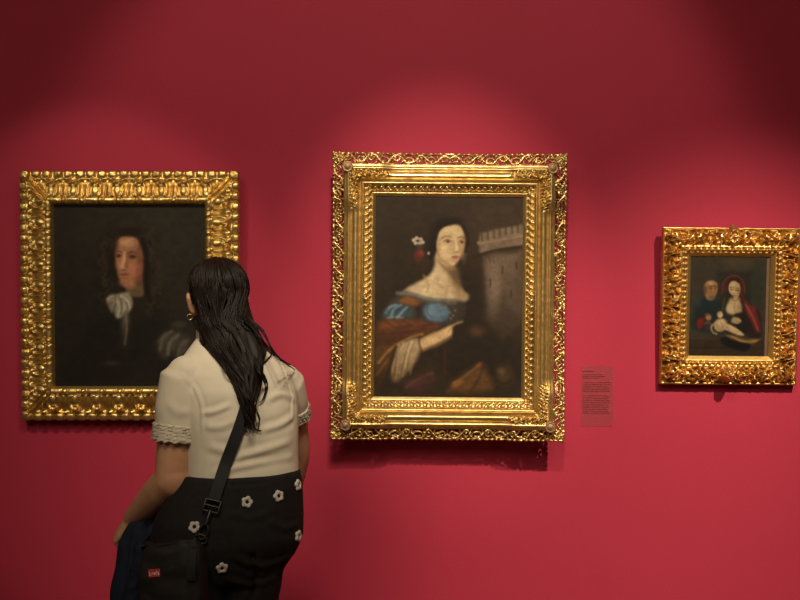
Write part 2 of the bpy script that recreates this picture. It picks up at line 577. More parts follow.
A2.poly([(436, 252), (454, 262), (455, 275), (462, 288), (470, 296), (464, 303), (440, 304), (420, 300), (402, 297), (408, 288), (424, 279), (434, 270)], (190, 166, 126), 1, 2.4)
A2.poly([(446, 262), (458, 266), (462, 288), (470, 297), (458, 302), (452, 286)], (140, 110, 76), .75, 5)
A2.blob(424, 290, 16, 7, (214, 192, 150), .7, .9, -18)
A2.blob(435, 274, 4, 11, (214, 190, 148), .6, .9, 16)
A2.poly([(438, 259), (446, 267), (456, 268), (460, 278), (464, 290), (457, 289), (450, 277), (442, 267)], (100, 78, 54), .85, 3)
A2.stroke([(424, 287), (436, 284), (444, 289)], 1.4, (160, 132, 96), .5, 1.4)
A2.stroke([(448, 288), (456, 285), (464, 291)], 1.4, (150, 122, 88), .5, 1.4)
A2.stroke([(444, 267), (449, 270), (455, 268.5)], 2.6, (136, 106, 74), .7, 1.6)
A2.stroke([(424, 276), (429, 285), (428, 292)], 1.4, (160, 128, 88), .7, .9)
A2.blob(447, 293, 3, 6, (170, 138, 98), .6, .9)
A2.poly([(436, 242), (439, 231), (446, 226), (455, 224.5), (462, 227.5), (465, 236), (465, 247), (462, 257), (456, 265), (451, 266.5), (444, 262), (438.5, 255)], (194, 168, 126), 1, 1.6)
A2.blob(464, 247, 4, 17, (148, 112, 76), .65, .9)
A2.blob(445, 254, 6, 6, (216, 178, 132), .6, .9)
A2.blob(447, 263, 7, 2, (172, 138, 98), .5, .9, 25)
A2.blob(451, 231, 8, 5, (222, 194, 146), .7, .9)
A2.blob(444, 250, 5, 7, (222, 190, 142), .6, .9)
A2.blob(462, 250, 3, 9, (164, 128, 88), .6, .9)
A2.blob(439, 247, 2.5, 9, (168, 132, 92), .6, .9)
for x, y, w_ in ((448, 242, 3.7), (461.8, 242.6, 2.6)):
    A2.blob(x, y - .8, w_ * 1.25, 2.8, (158, 122, 82), .8, .8)
    A2.blob(x + .2, y + .2, w_ * .55, 1.25, (52, 38, 28), .85, .6)
    A2.stroke([(x - w_, y), (x, y - 1.6), (x + w_, y + .3)], .8, (74, 52, 36), .75, .5)
    A2.blob(x - 1.6, y + .3, .7, .6, (206, 184, 150), .6, .5)
    A2.stroke([(x - w_ * .8, y + 2.2), (x, y + 2.6), (x + w_ * .8, y + 2.1)], .6, (160, 124, 86), .6, .6)
A2.stroke([(441.6, 239), (446, 236.6), (451.4, 237.8)], 1.2, (94, 68, 46), .7, .7)
A2.stroke([(458.4, 238.6), (461.4, 237.2), (464.4, 238.6)], 1.1, (90, 66, 46), .7, .7)
A2.stroke([(455.6, 240), (456.8, 246), (457, 250)], 1.6, (226, 198, 152), .7, .8, 2.6)
A2.stroke([(453.4, 240), (453.8, 246), (453.4, 250.5)], 1.2, (168, 132, 92), .55, .9)
A2.stroke([(459.2, 243), (459.8, 248), (459.2, 251.4)], 1.2, (146, 110, 76), .6, .9)
A2.blob(456.4, 252.5, 3, .9, (130, 92, 62), .75, .7)
A2.blob(456, 257, 4.2, 1.0, (150, 78, 62), .85, .6)
A2.blob(456, 259.3, 3.4, 1.2, (186, 104, 84), .85, .7)
A2.stroke([(451.6, 257.8), (456, 258), (460.2, 257.8)], .6, (96, 52, 42), .75, .5)
A2.blob(455.6, 261.6, 3, .8, (160, 124, 86), .6, .8)
A2.blob(453.6, 264, 3.4, 1.8, (220, 188, 140), .6, .9)
A2.stroke([(438, 254), (443, 261), (450, 266)], 1.6, (156, 120, 82), .6, 1)
A2.blob(449, 222, 15, 4.5, (36, 28, 22), .9, .6, -8)
A2.stroke([(463, 226), (468, 238), (466, 252)], 3.4, (40, 32, 25), .9, 1)
A2.stroke([(446, 224), (438, 230), (434, 243), (433, 254)], 5, (36, 28, 22), .95, 1.2)
for dx, dy in ((414, 241), (417, 239), (421, 240), (423, 243), (416, 244), (420, 244)):
    A2.blob(dx, dy, 2.4, 2.2, (188, 172, 146), .9, .5)
A2.blob(420, 247, 4, 2.5, (70, 58, 44), .8, .7)
A2.blob(419, 256, 5.5, 8, (104, 44, 38), .85, .8, wob=4)
A2.blob(422, 254, 3, 4, (136, 60, 52), .7, .8)
A2.blob(429, 254, 1.5, 2, (168, 158, 140), .9, .5)
A2.blob(431, 258, 1.6, 3.5, (30, 24, 20), .8, .6)
# gown and shawl
A2.poly([(398, 295), (408, 292), (425, 298), (445, 301), (460, 300), (468, 306), (462, 322), (440, 328), (412, 326), (384, 322), (386, 308)], (60, 52, 46), .95, 3)
A2.stroke([(398, 294), (412, 295), (432, 300), (456, 301)], 3.6, (108, 106, 104), .8, 1.2)
A2.stroke([(418, 301), (440, 304), (456, 304)], 3, (96, 84, 64), .7, 1.2)
A2.poly([(384, 316), (388, 309), (396, 304), (407, 305), (414, 311), (411, 320), (398, 321), (388, 321)], (62, 80, 90), .85, 6)
A2.poly([(424, 312), (428, 305), (440, 303), (451, 308), (451, 318), (442, 324), (429, 322)], (56, 68, 78), .85, 6)
for q_, c_, w_ in (([(387, 314), (391, 308), (397, 306)], (120, 152, 164), 2.6), ([(392, 317), (395, 310), (402, 306)], (112, 144, 158), 2.2), ([(398, 319), (403, 313), (408, 308)], (128, 156, 166), 2),
                   ([(389, 319), (396, 318), (404, 319)], (140, 158, 160), 1.8), ([(386, 317), (389, 311)], (52, 72, 84), 1.5), ([(395, 320), (398, 312), (401, 308)], (44, 60, 70), 1.5), ([(405, 319), (409, 313), (411, 310)], (52, 66, 74), 2),
                   ([(427, 313), (432, 307), (440, 306)], (118, 140, 154), 2.8), ([(430, 318), (436, 311), (446, 309)], (104, 126, 142), 2.6), ([(436, 321), (444, 316), (450, 313)], (90, 108, 124), 2.2),
                   ([(428, 317), (433, 311), (439, 308)], (54, 70, 82), 1.3), ([(434, 321), (441, 314), (449, 311)], (50, 64, 76), 1.4), ([(425, 311), (426, 317), (430, 322)], (40, 50, 58), 1.8)):
    A2.stroke(q_, w_, c_, .75, 1)
A2.stroke([(416, 304), (420, 312), (418, 321)], 5, (40, 34, 30), .8, 2)
for x, y in ((451, 313), (454, 316), (452, 319), (456, 311), (449, 303), (447, 307)):
    A2.blob(x, y, 1.5, 1.6, (128, 106, 68), .7, .8)
A2.poly([(399, 302), (406, 297), (416, 298), (421, 304), (416, 308), (404, 305)], (124, 78, 42), .9, 2)
A2.poly([(424, 310), (430, 304), (442, 304), (450, 310), (449, 318), (440, 323), (428, 320)], (92, 112, 128), .95, 2.4)
A2.blob(432, 311, 6, 5, (116, 140, 154), .7, .9)
A2.blob(444, 318, 5, 3, (66, 82, 96), .7, .9)
A2.stroke([(430, 305), (428, 312), (433, 319)], 1.2, (62, 80, 94), .7, .7)
A2.poly([(376, 330), (382, 321), (400, 319), (424, 320), (442, 326), (430, 337), (408, 342), (392, 350), (377, 352)], (100, 60, 36), .9, 4, c2=(62, 38, 24))
A2.blob(392, 326, 9, 4, (138, 78, 42), .7, .9)
A2.blob(408, 324, 8, 3, (112, 68, 40), .6, .9)
A2.stroke([(386, 322), (398, 329), (412, 326)], 2, (66, 40, 25), .6, 1.2)
A2.stroke([(404, 321), (416, 328), (432, 325)], 1.8, (60, 38, 25), .6, 1.2)
A2.blob(415, 330, 14, 3, (96, 54, 34), .7, .9)
A2.stroke([(378, 336), (400, 334), (425, 330)], 2, (62, 36, 24), .7, 1.2)
A2.poly([(376, 352), (395, 343), (404, 342), (398, 360), (388, 382), (376, 394)], (92, 62, 32), .9, 4, c2=(50, 36, 22))
A2.stroke([(380, 364), (392, 350), (412, 338), (424, 335)], 2.4, (140, 104, 54), .8, 1)
A2.stroke([(378, 376), (390, 360)], 2, (120, 84, 42), .6, 1)
A2.poly([(419, 342), (430, 335), (444, 329), (452, 325), (463, 321), (463, 323), (455, 327), (453, 336), (444, 342), (432, 348), (423, 352)], (192, 158, 112), 1, 2)
A2.blob(432, 341, 10, 4, (216, 184, 136), .7, .9, -28)
A2.blob(447, 334, 6, 5, (212, 178, 130), .6, .9, -20)
A2.stroke([(424, 351), (438, 346), (452, 338)], 2.6, (120, 90, 62), .7, 1.2)
A2.stroke([(452, 328), (449, 333)], .9, (130, 96, 68), .7, .6)
A2.poly([(398, 348), (408, 341), (420, 339), (422, 352), (416, 366), (408, 376), (396, 384), (392, 372)], (168, 142, 104), .95, 2.6, c2=(112, 88, 62))
for i in range(22):
    x = random.uniform(399, 421)
    a = (x, 341 + (420 - x) * .25); l_ = random.uniform(18, 36)
    A2.stroke([a, (a[0] - 3 - l_ * .05, a[1] + l_ * .45), (a[0] - l_ * .27, a[1] + l_)], random.uniform(.9, 2.2), random.choice([(206, 184, 144), (190, 166, 126), (214, 192, 152), (112, 86, 58), (88, 66, 46)]), .5, 1.2, .6)
A2.stroke([(420, 338), (421, 346), (424, 353)], 1.6, (80, 56, 38), .8, .8)
A2.stroke([(397, 348), (393, 362), (386, 384)], 3, (44, 32, 26), .8, 1.4)
A2.poly([(404, 384), (420, 374), (434, 371), (440, 380), (432, 390), (410, 394)], (70, 44, 39), .85, 5)
A2.stroke([(408, 388), (420, 380), (434, 374)], 2, (100, 66, 58), .6, 1.6)
A2.stroke([(412, 392), (428, 386), (438, 384)], 1.8, (60, 34, 32), .8, 1)
A2.stroke([(446, 350), (446, 372)], 2.5, (72, 40, 38), .6, 1.5)
A2.blob(478, 331, 9, 7, (88, 58, 38), .7, .9)
A2.poly([(450, 388), (456, 380), (470, 370), (482, 362), (490, 372), (494, 392), (452, 394)], (92, 62, 34), .85, 5)
A2.blob(459, 384, 7, 4, (142, 92, 44), .7, .9, -20)
A2.stroke([(456, 384), (470, 374), (482, 364)], 2.2, (124, 86, 48), .7, 1.2)
A2.stroke([(472, 392), (480, 380), (484, 368)], 2, (52, 36, 22), .7, 1.2)
A2.blob(506, 376, 11, 13, (66, 50, 30), .85, .7)
A2.blob(503, 371, 5, 4, (98, 76, 44), .6, .8)
A2.stroke([(498, 380), (506, 384), (513, 380)], 2, (38, 28, 18), .8, 1)
A2.stroke([(494, 362), (508, 358), (518, 361)], 3, (40, 31, 22), .8, 1.2)
A2.finish(.14, .05)

# -- small devotional picture
A3 = Art(690.5, 250.5, 766.5, 358.5, 3.6, (60, 54, 42))
A3.blob(734, 261, 34, 10, (78, 62, 42), .7, .9)
A3.poly([(716, 270), (753, 270), (752, 335), (718, 335)], (40, 38, 32), .85, 3, False)
A3.poly([(716, 256), (722, 256), (722, 330), (716, 330)], (50, 52, 42), .6, 3, False)
A3.blob(757, 285, 8, 30, (44, 48, 40), .8, .8)
A3.poly([(694, 330), (696, 305), (703, 297), (716, 298), (724, 306), (725, 330)], (30, 42, 42), .95, 3)
A3.blob(699, 302, 4, 6, (44, 66, 70), .6, .9)
A3.poly([(704, 291), (704.5, 284.5), (708, 281), (713, 280), (717.5, 283), (718, 291), (715, 298), (710, 300.5), (706, 297)], (148, 106, 70), 1, .9)
A3.blob(711, 283, 5, 2.6, (190, 154, 110), .8, .8)
A3.blob(713.5, 290.5, 2.6, 3, (164, 92, 64), .7, .8)
A3.blob(705.5, 290, 1.8, 5, (84, 68, 50), .8, .6)
A3.blob(712, 298, 4.5, 3.2, (104, 90, 70), .85, .7)
A3.stroke([(709, 286.6), (711, 286), (712.6, 286.8)], .8, (70, 46, 32), .7, .4)
A3.stroke([(714, 286.6), (715.6, 286), (717, 286.8)], .8, (70, 46, 32), .7, .4)
A3.blob(711, 288.2, 1.2, .6, (50, 34, 26), .8, .5); A3.blob(715.4, 288.2, 1.1, .6, (50, 34, 26), .8, .5)
A3.stroke([(713.4, 287), (713.8, 292)], 1, (184, 130, 92), .6, .5)
A3.poly([(723, 296), (722, 285), (727, 277.5), (734, 275), (741, 278), (745, 285), (746, 296), (749, 304), (742, 304), (738, 292), (730, 284), (727, 292)], (74, 34, 26), .95, 1.4)
A3.blob(734, 283, 8, 7, (44, 28, 20), .8, .6)
A3.stroke([(722.5, 294), (723.5, 283), (730, 276), (738, 276), (744, 283), (745, 292)], 1.1, (120, 56, 42), .7, .5)
A3.poly([(728.6, 285), (731, 281), (735.5, 280.5), (740, 284), (741, 291), (739, 296.5), (736, 298.4), (732.4, 295.5), (729.4, 291)], (186, 154, 110), 1, .8)
A3.blob(733, 284.5, 3, 2.6, (214, 186, 142), .7, .8); A3.blob(732.5, 291, 2, 2.6, (206, 172, 128), .6, .8); A3.blob(739, 291, 1.8, 5, (132, 100, 70), .6, .8)
A3.stroke([(730.4, 287.4), (732.2, 286.8), (733.6, 287.6)], .7, (84, 56, 40), .7, .4)
A3.stroke([(735.8, 288), (737.6, 287.8), (739.2, 288.8)], .7, (84, 56, 40), .7, .4)
A3.stroke([(730.6, 289), (732.2, 289.4), (733.6, 289.2)], .8, (58, 40, 30), .8, .4)
A3.stroke([(735.8, 289.8), (737.4, 290.4), (739, 290.2)], .8, (58, 40, 30), .8, .4)
A3.stroke([(734.6, 288), (734.2, 292.4)], .9, (216, 186, 142), .6, .5)
A3.stroke([(733, 293), (734.8, 293.2)], .6, (120, 86, 60), .7, .4)
A3.stroke([(733, 295.2), (735.2, 295.5), (737, 295.4)], .9, (148, 66, 54), .85, .4)
A3.poly([(731, 298), (739, 297), (742, 303), (746, 307), (741, 314), (735, 315.5), (729, 313.5), (726.4, 309), (728, 303)], (186, 158, 114), 1, 2)
A3.blob(730.5, 308, 4, 4.4, (206, 182, 138), .8, .8); A3.blob(740.5, 307, 3, 5, (150, 120, 82), .6, .9)
A3.stroke([(731, 298), (735, 300.5), (740, 298.5)], 1.6, (136, 104, 70), .7, .8)
A3.stroke([(736, 302), (735, 308), (737, 313)], 1, (148, 116, 78), .6, .8)
A3.poly([(742, 301), (750, 304), (759, 308), (763, 320), (763, 336), (752, 338), (745, 327), (743, 313)], (40, 28, 26), .95, 2)
A3.poly([(744, 299), (750, 304), (757, 311), (761, 322), (762, 332), (757, 331), (752, 321), (746, 310)], (118, 44, 38), .9, 1.8)
A3.blob(754, 308, 4.5, 3.6, (112, 42, 40), .8, .8)
A3.stroke([(746, 304), (753, 315), (759, 329)], 1, (176, 92, 78), .7, .6)
A3.stroke([(750, 305), (757, 316), (761, 328)], .9, (84, 28, 26), .7, .6)
A3.stroke([(725, 298), (723, 310), (721, 320)], .9, (116, 82, 52), .8, .5)
A3.poly([(735, 314), (745, 313), (750, 330), (743, 335), (736, 325)], (32, 28, 26), .9, 1.8)
A3.poly([(697, 326), (699, 319), (704, 316), (707, 319), (705, 325), (701, 330)], (112, 32, 26), .95, 1.8)
A3.blob(701, 321, 2.4, 3, (140, 44, 34), .6, .8)
A3.blob(709.5, 317.4, 3.4, 3.8, (170, 124, 86), .95, .5)
A3.blob(708, 314.6, 3, 2, (112, 80, 54), .8, .7)
A3.blob(709.5, 326, 4, 5.5, (72, 48, 36), .85, .9)
A3.stroke([(706, 324), (709, 322), (713, 325)], 1.4, (136, 100, 70), .6, .7)
A3.blob(721, 314.6, 3.3, 3.6, (200, 170, 124), 1, .4)
A3.blob(720.2, 312.4, 2.8, 1.7, (146, 114, 72), .7, .7)
A3.blob(719.6, 315, .7, .6, (90, 64, 46), .7, .5)
A3.poly([(718, 319), (724, 318), (728, 322), (727, 329), (722, 332), (716, 330), (715, 324)], (190, 160, 114), 1, 1.4)
A3.blob(722, 322, 3.4, 3, (216, 190, 146), .7, .8)
A3.poly([(725, 323), (733, 325), (741, 330), (746, 334), (744, 336), (736, 334), (729, 331), (725, 329)], (192, 162, 118), 1, 1.2)
A3.stroke([(728, 324.5), (736, 328), (743, 333)], 1.2, (216, 190, 148), .6, .7)
A3.poly([(734, 317), (740, 317.5), (743, 321), (739, 324), (732, 322)], (186, 156, 112), .95, 1.4)
A3.stroke([(733, 321), (738, 321), (742, 322)], .7, (120, 88, 60), .6, .5)
A3.stroke([(716, 323), (712.6, 327), (714, 332), (718, 334)], 1.7, (180, 148, 106), .9, .7)
for q in ([(722, 322), (724, 326), (722, 331)], [(728, 327), (731, 330)], [(726, 319), (729, 321)], [(718, 325), (720, 329)]):
    A3.stroke(q, .8, (124, 92, 62), .7, .5)
A3.poly([(690, 338), (767, 338), (767, 360), (690, 360)], (54, 42, 31), .95, 1.6, False)
A3.stroke([(690, 339), (730, 339), (767, 339)], 1.2, (76, 60, 44), .7, .7)
A3.stroke([(690, 348), (767, 348)], 1, (36, 28, 22), .8, .8)
A3.poly([(722, 338), (735, 336), (752, 343), (748, 351), (734, 349), (724, 344)], (20, 20, 24), .95, 1.6)
A3.poly([(727, 335), (737, 335.5), (747, 338.5), (762, 338.5), (755, 343.5), (743, 342.5), (732, 339)], (134, 98, 54), .95, 1.4)
A3.stroke([(746, 339), (750, 341), (755, 342)], .9, (84, 60, 34), .7, .6)
A3.stroke([(733, 336), (744, 341), (758, 341)], 1, (190, 148, 84), .7, .6)
A3.finish(.12, .05)


# ------------------------------------------------------------------ carved frames
def relief(name, W, H, t0, t1, hfun, mat, parent, ds, nd, skirt=True, thick=None):
    """four mitred rails whose carving is the height field hfun(e, d, L): e from the corner, d from the outer edge"""
    Vs, Qs = [], []
    base = 0
    for side in range(4):
        L = W if side < 2 else H
        nl = int((L - t0) / ds)
        a = np.linspace(0, 1, nl + 1)[:, None]
        d = np.linspace(t0, t1, nd + 1)[None, :]
        s = d + a * (L - 2 * d)
        d = np.broadcast_to(d, s.shape)
        e = np.minimum(s, L - s)
        h, dd, solid = hfun(e, d, L, side)
        if skirt:
            h = np.concatenate([h[:, :1] * 0, h, h[:, -1:] * 0], 1)
            dd = np.concatenate([dd[:, :1], dd, dd[:, -1:]], 1)
        s2 = dd + a * (L - 2 * dd)
        if side == 0:   x, z = -W / 2 + s2, H / 2 - dd
        elif side == 1: x, z = -W / 2 + s2, -H / 2 + dd
        elif side == 2: x, z = -W / 2 + dd, -H / 2 + s2
        else:           x, z = W / 2 - dd, -H / 2 + s2
        Vs.append(np.stack([x, -h, z], -1).reshape(-1, 3))
        n1, n2 = h.shape
        i = np.arange(n1 * n2).reshape(n1, n2) + base
        q = np.stack([i[:-1, :-1], i[1:, :-1], i[1:, 1:], i[:-1, 1:]], -1)
        if side in (0, 2): q = q[..., ::-1]
        if solid is not None:
            f = solid
            keep = f[:-1, :-1] & f[1:, :-1] & f[1:, 1:] & f[:-1, 1:]
            q = q[keep]
        Qs.append(q.reshape(-1, 4))
        base += n1 * n2
    V = np.concatenate(Vs); Q = np.concatenate(Qs)
    used = np.zeros(len(V), bool); used[Q.ravel()] = True
    remap = np.cumsum(used) - 1
    me = npmesh(name, V[used], remap[Q])
    o = link(name, me, mat, parent)
    if thick:
        m = o.modifiers.new('thickness', 'SOLIDIFY'); m.thickness = thick; m.offset = -1
    return o


def cyc(q, p, half):
    """coordinate inside a repeat whose length is fitted to the half rail"""
    per = half / max(1, round(half / p))
    return (np.mod(q / per, 1) - .5) * per, per


def dome(x, y):
    return np.sqrt(np.clip(1 - x * x - y * y, 0, 1))


g = lambda x: np.exp(-x * x)


def frame_group(name, label, px, Ydepth, edge, lean, roll, group='gilt framed old paintings on the crimson wall'):
    """Empty at the wall plane behind the frame's centre; px = outer corners' bounding pixels"""
    x0, y0, x1, y1 = px
    k = (Ydepth - CAM.y) / F
    W, H = (x1 - x0) * k, (y1 - y0) * k
    c = P((x0 + x1) / 2, (y0 + y1) / 2, Ydepth)
    c.y = Ydepth + edge
    o = empty(name, c, (math.radians(lean), math.radians(roll), 0))
    tag(o, label, 'painting', group)
    return o, W, H, k


# -- frame 1: leafy scroll frame
G1, W1, H1, k1 = frame_group('framed_painting', 'dark portrait of a long haired man in a white cravat, leafy gilt frame',
                             (20.8, 171, 239.7, 420.5), -.054, .022, 1.5, 0)


def h_one(e, d, L, side):
    k = k1
    q, D = e / k, d / k
    half = L / 2 / k
    x, per = cyc(q, 21, half)
    x2, _ = cyc(q + per / 2, 21, half)
    xe, pe = cyc(q, 10.5, half)
    xb, pb = cyc(q, 17.5, half)
    base = np.interp(D, [0, .8, 6.6, 7.4, 12, 20, 25.5, 26.4, 33, 34.5], [5.5, 6.5, 7.2, 6.8, 8, 10.2, 11.6, 11.5, 11, 8])
    jit = vnoise(q / 3.1, D / 3.1, 31 + side) - .5
    fade = sstep(2.5, 8, q - D)
    win = sstep(8, 11, D) * (1 - sstep(25.2, 26.2, D))
    r = np.hypot(x / 6.2, (D - 19.5) / 8.6)
    f = 3.3 * g((r - 1) / .28) + 3.4 * dome(x / 3.9, (D - 20) / 5.6)
    f = f + 2.8 * g((per / 2 - np.abs(x)) / 1.5) * sstep(10, 19, D) - 1.6 * g((per / 2 - 3 - np.abs(x)) / 1.3)
    f = f + 1.3 * g((x - 3.6) / .9) * g((D - 13.5) / 1.6) * 2
    h = base + f * win * fade
    r2 = np.hypot(x2 / 9.6, (D - 15.5) / 8.5)
    h = h + 2.0 * g((r2 - 1) / .16) * (D < 16) * sstep(7, 8.5, D) * fade + 1.0 * dome(x2 / 5, (D - 9.5) / 3) * fade
    # outer row of eggs
    egg = np.sqrt(np.clip(1 - np.abs(xe / (pe * .42)) ** 3.2 - np.abs((D - 3.2) / 4.2) ** 3.2, 0, 1))
    h = h + 2.9 * egg - 1.5 * (1 - np.clip(egg * 3, 0, 1)) * (D < 6.8)
    lobe = dome(xe / (pe * .5), 0)
    dd = D + .55 * (1 - lobe) * (1 - sstep(0, 6, D))
    # bead and reel
    mod = np.where(np.abs(xb) < 2.3, .75 + .5 * dome(xb / 2.4, 0), .9)
    mod = mod * (1 - .45 * g((np.abs(xb) - 3.2) / .8))
    tor = np.sqrt(np.clip(1 - ((D - 29.8) / 3.4) ** 2, 0, 1)) * 3.3 * mod
    h = h + tor * (D > 26.4)
    # corner leaf along the mitre
    u = q - D
    cl = sstep(5, 9, D) * (1 - sstep(24, 27, D))
    h = h + cl * (3.0 * g(u / 1.6) - 1.2 * g((u - 3.4) / 1.2) + 2.0 * g((u - 5.6) / 1.4) * sstep(9, 14, D))
    h = h + .6 * jit * (D < 33)
    return np.maximum(h, .5) * k, dd * k, None


relief('outer_moulding', W1, H1, 0, 34.5 * k1, h_one, M['gold_leafy'], G1, .0019, 64)
A1.canvas('canvas', k1, k1, -7.5 * k1, G1, 1.25).location = (((52 + 206) / 2 - (20.8 + 239.7) / 2) * k1, 0, -((203 + 389) / 2 - (171 + 420.5) / 2) * k1)
b = MB(); b.box((0, -.001, 0), (W1 * .42, .013, H1 * .42)); b.build('back_board', M['edge'], G1, False)

# -- frame 2: pierced scroll border and smooth mouldings
G2, W2, H2, k2 = frame_group('framed_painting', 'large portrait of a woman in blue beside a stone tower, in a pierced gilt frame',
                             (331.4, 153.2, 565.6, 440.6), -.096, .034, .4, .55)
foli = lambda q, D, s=0: (.5 * np.cos(2 * np.pi * (q / 5.2 + .12 * D)) * np.cos(2 * np.pi * (D / 6.4 - q / 17)) +
                          .5 * np.cos(2 * np.pi * (q / 3.4 - D / 7)) + 1.3 * (vnoise(q / 1.8, D / 1.8, 60 + s) - .5))


def h_two(e, d, L, side):
    k = k2
    q, D = e / k, d / k
    half = L / 2 / k
    base = np.interp(D, [11.8, 12.6, 14.2, 14.8, 15.3, 16, 17, 18, 18.8, 19.4, 20.2, 21.2, 22.6, 24.2, 25.4, 26.4, 27, 27.8, 28.6, 29.3, 30, 31, 32, 32.8, 33.4, 36, 39, 39.6, 40.4, 43.5],
                     [11, 13.6, 14.2, 14.4, 15.6, 16.7, 17.2, 16.8, 15.8, 15.0, 16.2, 17.6, 18.6, 19.0, 18.6, 17.2, 15.6, 14.6, 14.9, 16.2, 17.6, 18.3, 17.8, 16.4, 14.2, 12.8, 11.2, 10.8, 11.6, 9.0])
    xl, pl = cyc(q, 6.6, half)
    xm, _ = cyc(q + 3.3, 6.6, half)
    lw = sstep(33.2, 34, D) * (1 - sstep(39.2, 39.8, D))
    f = 3.0 * dome((xl + .45 * (D - 36)) / 2.5, (D - 36.0) / 2.6) + 2.2 * dome(xm / 1.7, (D - 38.3) / 1.6) - 1.1
    h = base + f * lw
    # carved leaf sprays growing from each corner
    corner = (1 - sstep(50, 60, q)) * sstep(17.6, 19.2, D) * (1 - sstep(25.8, 27.4, D))
    h = h + corner * (1.2 + 2.1 * foli(q, D, side))
    h = h + .25 * (vnoise(q / 4, D / 4, 77 + side) - .5)
    h = h + 4.0 * (1 - sstep(46, 64, q)) * (1 - sstep(14, 27, D))
    return h * k, d, None


def h_pierced(e, d, L, side):
    k = k2
    q, D = e / k, d / k
    half = L / 2 / k
    x, per = cyc(q, 26, half)
    wq = q + (vnoise(q / 7, D / 7 + 9, 90 + side) - .5) * 5
    wD = D + (vnoise(q / 6 + 40, D / 6, 93 + side) - .5) * 2.6
    ph = 2 * np.pi * wq / per
    prof = lambda r, w: np.sqrt(np.clip(1 - (r / w) ** 2, 0, 1))
    c1 = 6.8 + 4.2 * np.sin(ph)
    sl = 1 / np.sqrt(1 + (4.2 * 2 * np.pi / per * np.cos(ph)) ** 2)
    h = prof(np.abs(wD - c1) * sl, 1.35)
    # a curled scroll in each bend of the vine, with a leaf on its back
    xx, pp = cyc(wq, per / 2, half)
    up = np.where(np.mod(np.floor(wq / pp), 2) == 0, -1., 1.)
    cy_ = 6.8 - up * 1.4
    rc = np.hypot(xx, wD - cy_)
    th = np.arctan2((wD - cy_) * up, xx)
    h = np.maximum(h, .95 * prof(np.abs(rc - 2.8 - .42 * th), .92) * (rc < 5.2))
    h = np.maximum(h, 1.1 * dome(xx / 1.3, (wD - cy_) / 1.3))
    h = np.maximum(h, .9 * prof(np.abs(np.abs(xx) - pp / 2 + .25 * (wD - 6.8) * up), .7) * (np.abs(wD - 6.8 - up * 1.5) < 4.5))
    # leaf tips along the rim and the inner rail
    xt, pt = cyc(wq, per / 4, half)
    h = np.maximum(h, 1.05 * dome(xt / (pt * .52), (D - 1.6) / 1.75))
    h = np.maximum(h, prof(np.abs(D - 12.9), .9))
    h = np.maximum(h, (.75 + .35 * np.cos(5 * np.arctan2(D - 6, q - 6))) * (np.hypot(q - 5.2, D - 5.2) < 5.6))
    jit = vnoise(q / 1.7, D / 1.7, 95 + side) - .5
    solid = h > .12
    cor = 4.0 * (1 - sstep(46, 64, q))
    hh = 8.6 + 3.0 * np.clip(h, 0, 1.2) + .7 * jit + .14 * D + cor
    lobe = dome(xt / (pt * .5), 0)
    dd = D + 1.0 * (1 - lobe) * (1 - sstep(0, 3, D))
    return hh * k, dd * k, solid


relief('pierced_border', W2, H2, 0, 14.0 * k2, h_pierced, M['gold_pale'], G2, .0015, 38, skirt=False, thick=.008)
relief('outer_moulding', W2, H2, 12.2 * k2, 43.5 * k2, h_two, M['gold_pale'], G2, .0019, 66)
A2.canvas('canvas', k2, k2, -8.4 * k2, G2, 1.0).location = (.2 * k2, 0, -((195 + 399) / 2 - (153.2 + 440.6) / 2 - .6) * k2)
for sx in (-1, 1):
    for sz in (-1, 1):
        b = MB()
        cx, cz = sx * (W2 / 2 - 15.6 * k2), sz * (H2 / 2 - 15.6 * k2)
        n = 40
        rings = []
        for rr, yy in ((5.4, 12), (5.6, 20.4), (5.2, 21.4), (4.3, 21.6), (3.7, 21.1), (2.6, 22.0), (1.2, 22.6), (.3, 22.7)):
            rings.append([(cx + rr * k2 * (1 + (.07 * math.cos(8 * a) if rr > 2 else 0)) * math.cos(a), -yy * k2, cz + rr * k2 * (1 + (.07 * math.cos(8 * a) if rr > 2 else 0)) * math.sin(a))
                          for a in (2 * math.pi * i / n for i in range(n))])
        b.loft(rings)
        b.build('corner_rosette', M['bronze'], G2)
b = MB(); b.box((0, .018, 0), (W2 * .43, .040, H2 * .44)); b.build('back_board', M['edge'], G2, False)

# -- frame 3: small deeply carved frame
G3, W3, H3, k3 = frame_group('framed_painting', 'small painting of a mother and child with an old man, carved gilt frame',
                             (661.6, 227.6, 798.6, 384.8), -.048, .025, 3.2, .5)


